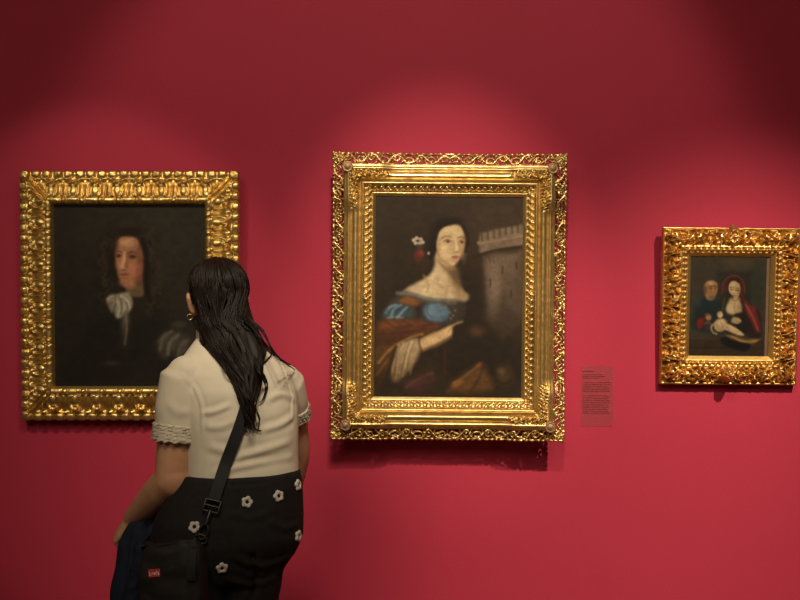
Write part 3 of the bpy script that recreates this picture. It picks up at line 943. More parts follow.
def h_three(e, d, L, side):
    k = k3
    q, D = e / k, d / k
    half = L / 2 / k
    x, per = cyc(q, 25, half)
    idx = np.floor(q / per)
    sg = np.where(idx % 2 == 0, 1., -1.)
    base = np.interp(D, [0, .3, 1.6, 2.2, 5, 9, 13, 17, 18, 18.5, 19.6, 20.2, 24, 24.6, 28.6], [6.5, 6.8, 6.8, 5.6, 8.2, 9.8, 10.2, 9.2, 9.4, 10, 9.8, 8.6, 8.4, 8.8, 4.2])
    wx = (vnoise(q / 4, D / 4, 40 + side) - .5) * 4; wy = (vnoise(q / 4, D / 4, 48 + side) - .5) * 4
    xx, yy = x + wx, D - 9.6 + wy
    r = np.hypot(xx / 1.1, yy); th = np.arctan2(yy, xx)
    f = .55 * np.cos(2 * th - sg * .95 * r) + .45 * np.cos(5 * th + .55 * r * sg) * sstep(1, 3, r)
    f = f + .9 * (vnoise(q / 2.0, D / 2.0, 41 + side) - .5) + 1.6 * dome(xx / 2.4, yy / 2.4)
    f = f + .8 * np.cos(2 * np.pi * q / 3.3 + .6 * D) * sstep(9, 12, np.abs(x))
    win = sstep(1.8, 3.2, D) * (1 - sstep(16.6, 17.8, D))
    h = base + 3.9 * np.clip(f, -1.2, .95) * win
    xb, pb = cyc(q, 5.6, half)
    h = h + 3.2 * dome(xb / 2.35, (D - 21.9) / 2.3) * (D > 19.4)
    u = q - D
    h = h + 2.2 * g(u / 2.2) * sstep(4, 7, D) * (1 - sstep(14, 17, D))
    return np.maximum(h, .5) * k, d, None


relief('outer_moulding', W3, H3, 0, 24.3 * k3, h_three, M['gold_red'], G3, .0015, 58)


def h_slip(e, d, L, side):
    D = d / k3
    return np.interp(D, [24, 24.6, 28.8], [8.6, 9.0, 4.6]) * k3 + 0 * e, d, None


relief('inner_slip', W3, H3, 24.3 * k3, 28.8 * k3, h_slip, M['gold_plain'], G3, .01, 10)
A3.canvas('canvas', k3, k3, -4.3 * k3, G3, .62).location = (((690.5 + 766.5) / 2 - (661.6 + 798.6) / 2) * k3, 0, -((250.5 + 358.5) / 2 - (227.6 + 384.8) / 2) * k3)
b = MB(); b.box((0, -.004, 0), (W3 * .44, .009, H3 * .45)); b.build('back_board', M['edge'], G3, False)


def cartouche(name, cx, cz, w, hgt, h0, h1, lean=0.0):
    """shell-like mask ornament standing out of the rail"""
    n, m = 56, 26
    V = []
    for j in range(m + 1):
        rr = j / m
        for i in range(n):
            a = 2 * math.pi * i / n
            lob = 1 + .10 * math.cos(7 * a) * (rr ** 2)
            x = w * rr * lob * math.cos(a); z = hgt * rr * lob * math.sin(a)
            hh = h0 + (h1 - h0) * math.sqrt(max(0, 1 - rr ** 2.2)) * (1 + lean * (z / hgt))
            hh += .0035 * math.cos(9 * a) * rr * (1 - rr) * 3 + .003 * math.cos(rr * 11)
            V.append((cx + x, -hh, cz + z))
    Fs = []
    for j in range(m):
        for i in range(n):
            i2 = (i + 1) % n
            Fs.append((j * n + i, (j + 1) * n + i, (j + 1) * n + i2, j * n + i2))
    b = MB(); b.add(V, Fs)
    for s in (-1, 1):                                   # little volutes at both sides
        pts = [(cx + s * w * (.75 + .5 * math.cos(t)) * (1 - .02 * t), -(h0 + .006 + .001 * t), cz + hgt * .5 * math.sin(t) * (1 - .06 * t)) for t in np.linspace(-2, 4, 16)]
        b.tube(pts, [.0035 - .0001 * i for i in range(16)], 7)
    b.build(name, M['gold_red'], G3)


cartouche('crest_ornament', .8 * k3, H3 / 2 - 9 * k3, 7.5 * k3, 12 * k3, 5 * k3, 13.5 * k3)
cartouche('mask_ornament', -2.5 * k3, -H3 / 2 + 11 * k3, 6.5 * k3, 8 * k3, 8 * k3, 23 * k3)

# ------------------------------------------------------------------ wall label
Lb = empty('wall_label', P(597, 396, -.001))
tag(Lb, 'tall translucent text label on the red wall beside the large portrait', 'label')
k = (-.001 - CAM.y) / F
b = MB(); b.box((0, -.0012, 0), (16 * k, .0012, 30 * k), bev=.1)
pm = NT('clear label film').set(Roughness=.55)
pm.b.inputs['Base Color'].default_value = (.36, .085, .08, 1)
pm.b.inputs['Alpha'].default_value = .17
b.build('panel', pm.m, Lb, False)
b = MB()


def lines(y0, y1, x0, x1, n, wmin=.8):
    for i in range(n):
        y = y0 + (y1 - y0) * (i + .5) / n
        x = x0
        end = x0 + (x1 - x0) * (random.uniform(wmin, 1))
        while x < end:
            w = random.uniform(1.2, 3.6)
            hh = (y1 - y0) / n * .28
            b.box(((min(x + w / 2, end) - 597) * k, -.0027, -(y - 396) * k), (w / 2 * k, .0003, hh * k), bev=.1)
            x += w + .55


lines(369, 371.4, 583, 596, 1); lines(373, 378, 583, 610, 3, .55)
lines(381, 391.5, 583, 611, 6, .9); lines(393.5, 413, 583, 610, 11, .9)
b.build('text_lines', plain('dark label print', (.345, .044, .056), .8), Lb, False)

# ------------------------------------------------------------------ the visitor
YAW = math.radians(24)
ROOT = Vector(((243 - 400) * 3.06 / F, -.94, 0))
PER = empty('person', ROOT, (0, 0, YAW))
tag(PER, 'woman with long dark hair in a cream blouse and black trousers, seen from behind', 'person')
MW = Matrix.Translation(ROOT) @ Matrix.Rotation(YAW, 4, 'Z')
MI = MW.inverted()
LP = lambda px, py, Y: MI @ P(px, py, Y)              # pixel at a depth -> visitor's own frame
V3 = Vector


def oval(c, rx, ry, n=36, ex=2.3, tilt=0.0):
    out = []
    for i in range(n):
        a = 2 * math.pi * i / n
        ca, sa = math.cos(a), math.sin(a)
        x = rx * math.copysign(abs(ca) ** (2 / ex), ca); y = ry * math.copysign(abs(sa) ** (2 / ex), sa)
        out.append(V3((c[0] + x, c[1] + y, c[2] + x * tilt)))
    return out


sl, el, wl = LP(182, 380, -.985), LP(172, 480, -1.0), LP(133, 518, -.86)
sr, er, wr = LP(286, 386, -.84), LP(296, 455, -.73), LP(284, 522, -.64)
HEADYAW = math.radians(4)
HC = LP(216, 298.5, -.845)                               # middle of the head
HR = Matrix.Rotation(HEADYAW, 3, 'Z')
hp = lambda x, y, z: HC + HR @ V3((x, y, z))

body = MB()
body.loft([oval((-.05, 0, .74), .155, .115), oval((-.045, 0, .80), .178, .13), oval((-.035, -.005, .87), .182, .135), oval((-.012, 0, .95), .158, .115),
           oval((0, .005, 1.02), .148, .105), oval((-.004, .012, 1.12), .152, .108), oval((-.008, .022, 1.21), .156, .108), oval((-.012, .03, 1.27), .150, .098),
           oval((-.020, .044, 1.315), .128, .078), oval((-.032, .062, 1.345), .088, .062), oval((-.044, .08, 1.375), .058, .055)])
nb, nt = V3((-.042, .074, 1.33)), hp(0, -.012, -.06)
body.tube([nb, nb.lerp(nt, .5), nt], [.060, .053, .054], 24)
# head: skull, face mask, jaw, nose, ears
body.ell(hp(0, -.012, .022), (.073, .090, .085), rot=HR)
body.ell(hp(0, .035, -.030), (.058, .055, .075), rot=HR)
body.ell(hp(0, .052, -.082), (.032, .034, .028), rot=HR)
body.tube([hp(0, .086, .012), hp(0, .098, -.012), hp(0, .106, -.030)], [.009, .010, .013], 12)
body.ell(hp(0, .092, -.062), (.022, .009, .010), rot=HR)
for s in (-1, 1):
    body.tube([hp(s * .074, -.010, -.042), hp(s * .084, -.012, -.024), hp(s * .092, -.020, .002), hp(s * .090, -.012, .014), hp(s * .078, .002, .004)], [.009, .009, .008, .007, .006], 10)
    body.ell(hp(s * .030, .078, .020), (.022, .012, .008), rot=HR)
    body.ell(hp(s * .040, .064, -.030), (.020, .020, .018), rot=HR)


def hand(mb, wrist, a, c, side, curl, spread=.0):
    """palm, four unequal bent fingers and a thumb; a points to the knuckles, c is the palm's normal (finger curl)"""
    a = a.normalized(); c = (c - a * c.dot(a)).normalized(); bb = a.cross(c) * side
    pal = []
    for t, w, th in ((0, .026, .021), (.03, .033, .019), (.06, .040, .017), (.085, .040, .014)):
        cc = wrist + a * t
        pal.append([cc + bb * w * math.cos(u) + c * th * math.sin(u) for u in (2 * math.pi * i / 20 for i in range(20))])
    mb.loft(pal)
    for i, (off, l) in enumerate(((.029, .92), (.010, 1.0), (-.010, .94), (-.028, .76))):
        p = wrist + a * .080 + bb * off
        pts = [p - a * .015, p]
        ang = 0
        for seg, cu in zip((.044, .028, .022), curl):
            ang += math.radians(cu)
            p = p + (a * math.cos(ang) + c * math.sin(ang) + bb * spread * off * 4) * seg * l
            pts.append(p)
        mb.tube(pts, [.0095, .0098, .0088, .0080, .0066], 10)
    p = wrist + a * .025 + bb * .026
    mb.tube([p - bb * .01, p + bb * .018 + a * .016 + c * .010, p + bb * .020 + a * .042 + c * .026, p + bb * .006 + a * .062 + c * .040], [.014, .0125, .0105, .0085], 10)


body.ell(el + V3((.004, 0, .004)), (.054, .055, .060))
body.tube([sl, sl.lerp(el, .5), el.lerp(sl, .12), el, el.lerp(wl, .25), el.lerp(wl, .6), wl], [.056, .055, .052, .052, .051, .043, .030], 20)
body.tube([sr, sr.lerp(er, .5), er.lerp(sr, .12), er, er.lerp(wr, .25), er.lerp(wr, .6), wr], [.054, .051, .047, .044, .043, .034, .026], 20)
aL = MI.to_3x3() @ V3((-.52, .22, -.60)); cL = MI.to_3x3() @ V3((.85, .25, -.62))
hand(body, wl, aL, cL, -1, (62, 78, 48))
aR = MI.to_3x3() @ V3((-.25, .15, -.95)); cR = MI.to_3x3() @ V3((-.9, -.2, .1))
hand(body, wr, aR, cR, 1, (18, 26, 20))
LEGX = (-.150, .020)
for hx in LEGX:                                         # legs and feet
    body.tube([V3((-.045 + (hx + .065) * .9, 0, .80)), V3((hx, .01, .62)), V3((hx, .012, .46)), V3((hx, -.012, .30)), V3((hx, -.02, .10)), V3((hx, -.02, .06))], [.082, .072, .056, .054, .037, .036], 20)
    body.tube([V3((hx, -.03, .045)), V3((hx * 1.02, .05, .04)), V3((hx * 1.05, .12, .032))], [.036, .036, .028], 14)
bme = body.fused('body', .0045, 6)
link('body', bme, M['skin'], PER)

# face details that stay on the far side of the head
for s in (-1, 1):
    b = MB(); b.ell(hp(s * .030, .0815, .004), (.013, .008, .008), rot=HR); e_ = b.build('eye', M['eye'], PER); b = MB(); b.ell(hp(s * .029, .0875, .004), (.0058, .003, .0062), rot=HR); b.build('iris', M['brow'], e_)
    b = MB(); b.tube([hp(s * .014, .0885, .026), hp(s * .030, .0875, .031), hp(s * .046, .079, .026)], [.003, .0038, .002], 8); b.build('eyebrow', M['brow'], PER)
b = MB(); b.ell(hp(0, .0985, -.058), (.022, .006, .005), rot=HR); b.ell(hp(0, .097, -.067), (.019, .006, .006), rot=HR); b.build('lips', M['lips'], PER)


# -- folds: ridges along curves, raised or sunk in a finished skin
def ridges(me, curves, noise_amp=.0, noise_scale=9., sel=None):
    n = len(me.vertices)
    co = np.empty(n * 3, np.float32); me.vertices.foreach_get('co', co); co = co.reshape(-1, 3).astype(float)
    no = np.empty(n * 3, np.float32); me.vertices.foreach_get('normal', no); no = no.reshape(-1, 3).astype(float)
    disp = np.zeros(n)
    for pts, amp, w in curves:
        q = catmull(pts, 6)
        best = np.full(n, 1e9)
        par = np.zeros(n)
        for i in range(len(q) - 1):
            a, d = q[i], q[i + 1] - q[i]
            t = np.clip(((co - a) @ d) / (d @ d + 1e-12), 0, 1)
            dist = np.linalg.norm(co - a - t[:, None] * d, axis=1)
            up = dist < best
            par[up] = (i + t[up]) / (len(q) - 1)
            best = np.minimum(best, dist)
        taper = np.minimum(1, 4 * np.minimum(par, 1 - par) + .25)
        disp += amp * (np.exp(-(best / w) ** 2) - .55 * np.exp(-((best - 1.7 * w) / w) ** 2)) * taper
    if noise_amp:
        disp += np.array([noise.noise(V3((p[0] * noise_scale, p[1] * noise_scale, p[2] * noise_scale * 1.5))) for p in co]) * noise_amp
    co += no * disp[:, None]
    me.vertices.foreach_set('co', co.astype(np.float32).ravel())
    me.update()


def bvh(me):
    bm = bmesh.new(); bm.from_mesh(me)
    t = BVHTree.FromBMesh(bm); bm.free()
    return t


def on(tree, px, py, off=0.0):
    """where the sight line through a pixel meets a skin (visitor's frame)"""
    o = MI @ CAM
    d = ((MI @ P(px, py, 0)) - o).normalized()
    h, nrm, _, _ = tree.ray_cast(o, d)
    return None if h is None else (h + nrm * off, nrm)


# -- blouse
bl = MB()
bl.loft([oval((0, 0, .93), .165, .122), oval((0, .0, .985), .166, .120), oval((0, .004, 1.03), .166, .120), oval((-.002, .01, 1.10), .170, .124), oval((-.006, .018, 1.17), .174, .128),
         oval((-.010, .026, 1.235), .176, .124), oval((-.015, .036, 1.285), .170, .110), oval((-.024, .050, 1.325), .146, .092), oval((-.035, .066, 1.356), .108, .077),
         oval((-.043, .080, 1.382), .078, .068), oval((-.046, .086, 1.396), .067, .064)])
bl.tube([sl + V3((.030, 0, .010)), sl, sl.lerp(el, .30), sl.lerp(el, .44)], [.061, .069, .0685, .0660], 26)
bl.tube([sr + V3((-.030, 0, .008)), sr, sr.lerp(er, .20), sr.lerp(er, .31)], [.060, .064, .062, .059], 26)
bl.ell(sl + V3((.016, 0, .018)), (.062, .064, .054)); bl.ell(sl + V3((.070, .020, .046)), (.070, .055, .032)); bl.ell(sr + V3((-.012, 0, .016)), (.062, .064, .054))
blm = bl.fused('blouse', .0060, 6)
T = bvh(blm)


def crv(tree, pts, amp, w):
    q = []
    for p in pts:
        r = on(tree, *p)
        if r: q.append(tuple(r[0]))
    return (q, amp, w) if len(q) > 1 else None


fold = [crv(T, *f) for f in [
    ([(164, 364), (182, 374), (196, 390), (202, 408), (202, 432)], .0032, .005),
    ([(203, 413), (216, 411), (230, 405)], .0048, .008),
    ([(205, 426), (220, 427), (236, 420)], .0032, .010),
    ([(208, 446), (226, 451), (240, 449)], .0035, .012),
    ([(230, 460), (258, 452), (290, 441)], .0045, .011),
    ([(214, 473), (244, 466), (292, 457)], .0045, .009),
    ([(262, 430), (280, 425), (293, 416)], .0045, .010),
    ([(268, 400), (282, 394), (295, 400)], .0035, .010),
    ([(278, 358), (288, 378), (293, 400), (292, 420)], .0032, .005),
    ([(168, 402), (178, 412), (190, 411)], .0020, .012),
]]
ridges(blm, [f for f in fold if f], .0036, 7)
BL = link('blouse', blm, M['blouse'], PER)
T = bvh(blm)
# collar stand
cb = MB()
rings = []
for dz, gr in ((-.012, .012), (.008, .010), (.026, .006), (.028, .002), (.020, -.002), (.0, .0)):
    rings.append(oval((-.047, .088 + dz * .3, 1.392 + dz), .060 + gr, .056 + gr, 40, 2.1, -.06))
cb.loft(rings, cap=False)
cb.build('collar', M['blouse'], BL)


def cuff(s, e, t0, t1, r0, seed):
    """ruffled lace band round the sleeve's hem"""
    ax = (e - s).normalized()
    u = ax.orthogonal().normalized(); w = ax.cross(u)
    rings = []
    n = 90
    r_ = random.Random(seed)
    ph = [r_.uniform(0, 6) for _ in range(4)]
    m = 12
    for j in range(m + 1):
        t = t0 + (t1 - t0) * j / m
        c = s.lerp(e, t)
        ring = []
        for i in range(n):
            a = 2 * math.pi * i / n
            rr = r0 + .0030 * math.sin(11 * a + 3.2 * j + ph[0]) * math.sin(5 * a + ph[1]) + .0022 * math.sin(17 * a - 2.5 * j + ph[2]) + .0016 * math.cos(j * 2.2 + 3 * a)
            ring.append(c + (u * math.cos(a) + w * math.sin(a)) * rr + ax * .0016 * math.sin(13 * a + ph[3] + 2 * math.sin(3 * a)) * (j / m))
        rings.append(ring)
    inner = [[c + (p - c) * .93 for p in r] for r, c in ((rings[-1], s.lerp(e, t1)),)]
    b = MB(); b.loft(rings + inner, cap=True)
    b.build('lace_cuff', M['lace'], BL)


cuff(sl, el, .44, .61, .0690, 3)
cuff(sr, er, .30, .46, .0618, 5)

# -- trousers
tr = MB()
tr.loft([oval((-.056, 0, .70), .166, .125), oval((-.052, -.004, .76), .204, .150), oval((-.047, -.006, .81), .222, .160), oval((-.040, -.005, .87), .219, .154), oval((-.022, 0, .935), .200, .140), oval((-.004, .002, .998), .174, .127, tilt=.012)])
for xs in ((-.135, -.150, -.155, -.150, -.150, -.150), (.045, .012, .002, .012, .020, .022)):
    tr.loft([oval((x_, y_, z_), rx_, ry2, 28) for x_, (y_, z_, rx_, ry2) in zip(xs, ((0, .80, .100, .125), (0, .70, .098, .120), (.004, .55, .090, .108), (.004, .35, .088, .104), (-.004, .15, .090, .106), (-.006, .07, .092, .108)))])
trm = tr.fused('trousers', .0065, 5)
T2 = bvh(trm)
fold = [crv(T2, *f) for f in [
    ([(214, 484), (255, 484), (297, 474)], -.003, .005),
    ([(232, 556), (262, 566), (290, 556)], .006, .010),
    ([(225, 578), (250, 584), (275, 578)], .005, .010),
    ([(252, 556), (256, 578), (254, 599)], -.010, .010),
    ([(268, 520), (284, 528), (298, 524)], .004, .010),
    ([(226, 512), (250, 518), (270, 512)], .003, .010),
    ([(290, 545), (282, 570), (278, 598)], .005, .008),
]]
ridges(trm, [f for f in fold if f], .005, 8)
TR = link('trousers', trm, M['denim'], PER)
T2 = bvh(trm)

# applique flowers on the trousers
def flower(p, nrm, R=.0170, spin=0.0):
    up = V3((0, 0, 1)); u = up.cross(nrm).normalized(); w = nrm.cross(u)
    b = MB()
    n = 60
    rings = []
    for rr, hh in ((.36, -.003), (.36, .0022), (.50, .0042), (.78, .0042), (.97, .0024), (1.0, -.003)):
        ring = []
        for i in range(n):
            a = 2 * math.pi * i / n
            lob = R * (.78 + .26 * abs(math.cos(2.5 * (a + spin))))
            q = R * .30 if rr <= .36 else R * .30 + (lob - R * .30) * (rr - .36) / .64
            ring.append(p + (u * math.cos(a) + w * math.sin(a)) * q + nrm * hh)
        rings.append(ring)
    b.loft(rings, cap=False)
    fl = b.build('flower_applique', M['flower'], TR)
    b = MB(); b.tube([p - nrm * .002, p + nrm * .0008], [R * .33, R * .33], 24, round_ends=False)
    b.build('flower_centre', M['flowerhole'], TR, False)


for i, (x, y) in enumerate(((247, 502), (278.5, 496), (298.3, 536), (222, 568), (194.5, 527), (298, 485))):
    r = on(T2, x, y, .001)
    for dx in (0, 1, 2, 3, 4):
        if r: break
        r = on(T2, x - dx, y, .001)
    if r: flower(r[0], r[1], .0168, i * .7)

# -- shoes
for hx in LEGX:
    b = MB()
    b.loft([oval((hx, .035, .012), .042, .128, 30), oval((hx, .035, .035), .043, .130, 30), oval((hx, .02, .065), .038, .105, 30), oval((hx, -.02, .095), .038, .058, 30)])
    sh = b.build('shoe', M['shoe'], PER)
    b = MB(); b.loft([oval((hx, .035, 0), .044, .131, 30), oval((hx, .035, .018), .046, .134, 30)]); b.build('sole', M['sole'], sh)

# -- hair: a combed cap, a falling mass and separate wavy strands
hb = MB()
hb.ell(hp(0, -.018, .029), (.084, .098, .088), 28, 18, rot=HR)
hb.ell(hp(0, -.045, -.012), (.078, .070, .072), 24, 14, rot=HR)
# boundaries of the falling hair, by height (pixel rows), on the visitor's back
rows = [(300, 190, 245), (312, 194, 244), (322, 198, 251), (335, 202, 260), (350, 207, 265), (365, 219, 264), (380, 230, 260), (395, 236, 259), (410, 241, 258), (422, 245, 257), (430, 248, 256)]
YB_ = [(300, -.925), (322, -.955), (335, -.975), (350, -1.0), (365, -1.03), (380, -1.05), (400, -1.062), (430, -1.066)]
rl = lambda y: np.interp(y, [r[0] for r in rows], [r[1] for r in rows])
rr_ = lambda y: np.interp(y, [r[0] for r in rows], [r[2] for r in rows])
ry_ = lambda y: np.interp(y, [r[0] for r in YB_], [r[1] for r in YB_])


def hair_pt(y, u, lift):
    """u 0..1 from left to right edge, lift 0..1 from back to crest of the lock"""
    l, r = rl(y), rr_(y)
    x = l + (r - l) * u
    return LP(x, y, ry_(y) - .030 * lift * math.sqrt(max(0, 1 - (2 * u - 1) ** 2)) + .02 * (2 * u - 1) ** 2)


rings = []
for y in (304, 312, 322, 335, 350, 365, 380, 395, 408, 418):
    l, r = rl(y) + 3, rr_(y) - 3
    c = (l + r) / 2; hw = (r - l) / 2
    rings.append([LP(c + hw * math.cos(a), y, ry_(y) + .012 - (.026 * min(1, hw / 22)) * math.sin(a)) for a in (2 * math.pi * i / 24 for i in range(24))])
hb.loft(rings)
hme = hb.fused('hair', .006, 5)
n = len(hme.vertices)
for v in hme.vertices:                                  # combed grooves
    q = HR.inverted() @ (v.co - HC)
    az = math.atan2(q.x, -q.y)
    v.co += v.normal * (.0010 * math.sin(az * 34 + 4 * math.sin(q.z * 18)) + .0008 * math.sin(az * 61 + 9 * q.z))
HA = link('hair', hme, M['hair'], PER)

sb = MB()
R_ = random.Random(12)


def strand(pts, r0, r1):
    q = catmull([tuple(p) for p in pts], 4)
    m = len(q)
    sb.tube([V3(p) for p in q], [r0 + (r1 - r0) * (i / (m - 1)) ** 1.5 for i in range(m)], 5, round_ends=False)


locks = []
for c_ in range(34):
    locks.append((R_.random(), R_.uniform(0, 6.3), R_.uniform(1.2, 4.2), R_.uniform(.085, .15), R_.uniform(.35, 1.0), R_.triangular(385, 434, 428)))
for i in range(560):
    lu, ph, am, fr, lift, lend = locks[i % len(locks)]
    u = min(1, max(0, lu + R_.gauss(0, .035)))
    az = math.radians(-96 + 200 * (lu * .94 + .03)) + R_.gauss(0, .06)
    side_lock = az < math.radians(-66)
    top = R_.uniform(.03, .35)
    pts = []
    sw = .10 * math.sin(ph)
    for k_ in range(7):
        pol = top + ((1.38 if side_lock else 1.75) - top) * k_ / 6
        e = .0035 * math.sin(3.2 * pol + ph) + R_.uniform(-.001, .0015)
        az2 = az + sw * math.sin(2.2 * pol)
        q = V3((math.sin(az2) * math.sin(pol) * (.0905 + e), -math.cos(az2) * (math.sin(pol) if pol < 1.45 else .993 + .10 * (pol - 1.45)) * (.1050 + e) - .018, math.cos(pol) * (.0905 + e) + .029))
        pts.append(HC + HR @ q)
    y = 320 + R_.uniform(-3, 6)
    yend = min(434, lend + R_.uniform(-10, 8))
    tight = R_.uniform(.4, 1)
    if side_lock:
        pts += [HC + HR @ V3((-.070, -.075, -.012)), HC + HR @ V3((-.052, -.090, -.035))]
    while y < yend:
        conv = .35 + .65 * tight * min(1, (y - 315) / 60)
        uq = lu + (u - lu) * (1.3 - conv) + am * math.sin(fr * y + ph) / max(14, rr_(y) - rl(y))
        pts.append(hair_pt(y, min(1.08, max(-.08, uq)), lift + .18 * math.sin(fr * y + ph + 1.4)))
        y += 8
    strand(pts, R_.uniform(.0018, .0032), .0007)
# strands that stray over the right shoulder and down the back
stray = [[(246, 316), (262, 330), (270, 346), (280, 358), (293, 371)], [(244, 320), (258, 334), (266, 350), (277, 361), (290, 366)], [(247, 322), (264, 342), (270, 356), (262, 364), (256, 366)],
         [(254, 366), (262, 376), (265, 388), (263, 398), (259, 403)], [(252, 360), (262, 372), (266, 386), (264, 396)], [(250, 395), (256, 410), (259, 420), (256, 431)], [(246, 400), (250, 415), (254, 428), (261, 431)],
         [(248, 318), (264, 334), (272, 350), (284, 362), (294, 370)], [(246, 405), (247, 418), (244, 427), (247, 434)], [(222, 360), (226, 372), (234, 384), (240, 392)]]
for pts in stray:
    for rep in range(3):
        q = []
        for j, (x, y) in enumerate(pts):
            x += R_.uniform(-1.2, 1.2); y += R_.uniform(-1, 1)
            h = on(T, x, y, .006 + .002 * rep)
            if h and j > 1: q.append(h[0])
            else: q.append(LP(x, y, ry_(y) - .012))
        strand(q, .0019, .0006)
sb.build('loose_strands', M['strand'], HA)

# -- hoop earring in the left ear
b = MB()
ec = LP(190, 317, -.925)
ex_ = MI.to_3x3() @ V3((.95, .3, 0))
b.tube([ec + ex_ * (.0078 * math.cos(a)) + V3((0, 0, .0078 * math.sin(a))) for a in np.linspace(0, 2 * math.pi, 26)], .0015, 8, round_ends=False)
b.build('earring', M['earring'], PER)

# ------------------------------------------------------------------ the shoulder bag (hangs on her, so it stands alone)
BAGC = P(174, 583, -1.135)
by = math.radians(-12)
BAG = empty('shoulder_bag', BAGC, (0, math.radians(-3), by))
tag(BAG, 'black crossbody bag with a small red tag hanging at the left hip of the woman', 'bag')
BI = BAG.matrix_basis.inverted()
BM = BAG.matrix_basis.copy()


def to_bag(p_world):
    return BI @ p_world


# soft body: rounded box with sagging top and creases
b = MB()
rings = []
for z, hx, hy in ((-.135, .070, .020), (-.128, .086, .032), (-.10, .093, .040), (-.03, .096, .044), (.04, .097, .042), (.085, .094, .036), (.108, .088, .026), (.118, .080, .012)):
    rings.append([V3((p.x, p.y, z + max(0, (z + .02) / .13) * (-.016 * (abs(p.x) / .09) ** 2 + .014 * p.x / .09 + .004 * math.sin(p.x * 70)))) for p in oval((0, 0, z), hx, hy, 40, 4.0)])
b.loft(rings)
bm_ = b.fused('bag', .005, 3)
cr = [([(-.09, -.045, .095), (-.03, -.05, .075), (.03, -.05, .088)], .005, .006), ([(-.09, -.045, .070), (-.03, -.05, .058), (.04, -.05, .066)], .004, .006),
      ([(-.09, -.045, .048), (-.05, -.05, .040), (-.01, -.05, .046)], .0035, .006), ([(-.088, -.045, -.02), (0, -.05, -.035), (.088, -.045, -.02)], .002, .004),
      ([(.062, -.05, .08), (.060, -.05, 0), (.064, -.05, -.1)], .004, .005), ([(-.07, -.05, -.03), (-.04, -.05, -.07), (-.05, -.05, -.12)], .004, .008)]
ridges(bm_, cr, .006, 16)
link('bag_body', bm_, M['nylon'], BAG)
TB = bvh(bm_)


def on_bag(px, py, off):
    o = BI @ CAM; d = ((BI @ P(px, py, 0)) - o).normalized()
    h, nrm, _, _ = TB.ray_cast(o, d)
    return (h + nrm * off, nrm) if h else None


r = on_bag(154.5, 573, .0012)
if r:
    p, nrm = r
    u = V3((0, 0, 1)).cross(nrm).normalized(); w = nrm.cross(u)
    u2 = (u * math.cos(.06) + w * math.sin(.06)); w2 = nrm.cross(u2)
    rot = Matrix((u2, w2, nrm)).transposed()
    b = MB(); b.box(p, (.0165, .0105, .0012), rot)
    tg = b.build('brand_tag', M['tag'], BAG, False)
    cu = bpy.data.curves.new('lettering', 'FONT')
    cu.body = "Levi's"; cu.size = .0135; cu.align_x = 'CENTER'; cu.align_y = 'CENTER'; cu.extrude = .0003; cu.offset = .00035
    fo = bpy.data.objects.new('lettering', cu); COL.objects.link(fo)
    fo.matrix_basis = Matrix.Translation(p + nrm * .0016 - w2 * .0012) @ rot.to_4x4()
    dg = bpy.context.evaluated_depsgraph_get()
    tm = bpy.data.meshes.new_from_object(fo.evaluated_get(dg))
    mb_ = fo.matrix_basis.copy()
    bpy.data.objects.remove(fo)
    tm.transform(mb_)
    link('lettering', tm, M['tagtext'], tg, False)
r = on_bag(190.5, 571, .001)
if r:
    p, nrm = r
    b = MB(); b.tube([p + V3((-.002, 0, .007)), p + V3((.001, -.001, 0)), p + V3((.002, 0, -.007))], [.0016, .002, .0016], 8)
    b.build('zip_pull', M['orange'], BAG)
# zip along the top of the front
q = [on_bag(x, y, .001) for x, y in ((150, 549), (160, 546), (172, 544), (184, 542), (194, 541))]
q = [t[0] for t in q if t]
if len(q) > 2:
    b = MB(); b.tube([V3(t) for t in catmull([tuple(t) for t in q], 5)], .0022, 8); b.build('zipper', M['hard'], BAG)


# strap: follows her back from the right shoulder to the buckle, then down her front to the bag
def ribbon(pts, nrms, width, th, name, mat, parent, to):
    q = catmull([tuple(p) for p in pts], 6); nn = catmull([tuple(v) for v in nrms], 6)
    rings = []
    for i in range(len(q)):
        d = V3(q[min(i + 1, len(q) - 1)] - q[max(i - 1, 0)]).normalized()
        nv = V3(nn[i]); nv = (nv - d * nv.dot(d)).normalized()
        w = d.cross(nv)
        c = V3(q[i])
        rings.append([to(c + w * sx * width / 2 + nv * sy * th / 2) for sx, sy in ((-1, -.6), (-.94, -1), (.94, -1), (1, -.6), (1, .6), (.94, 1), (-.94, 1), (-1, .6))])
    b = MB(); b.loft(rings)
    return b.build(name, mat, parent, False)


back_px = [(260, 352), (256, 366), (251, 384), (246, 403), (240, 423), (233, 444), (226, 465), (219, 486), (213.5, 503)]
pts, nr = [], []
for x, y in back_px:
    h = on(T if y < 478 else T2, x, y, .010)
    if h is None: continue
    pts.append(MW @ h[0]); nr.append((MW.to_3x3() @ h[1]).normalized())
# smooth the normals along the back
bp, bn = list(pts), list(nr)
bn = [(bn[max(i - 1, 0)] + bn[i] + bn[min(i + 1, len(bn) - 1)]).normalized() for i in range(len(bn))]


def drop(tree, lp, direc, off):
    h, nrm, _, _ = tree.ray_cast(lp, direc)
    return (MW @ (h + nrm * off), (MW.to_3x3() @ nrm).normalized()) if h else None


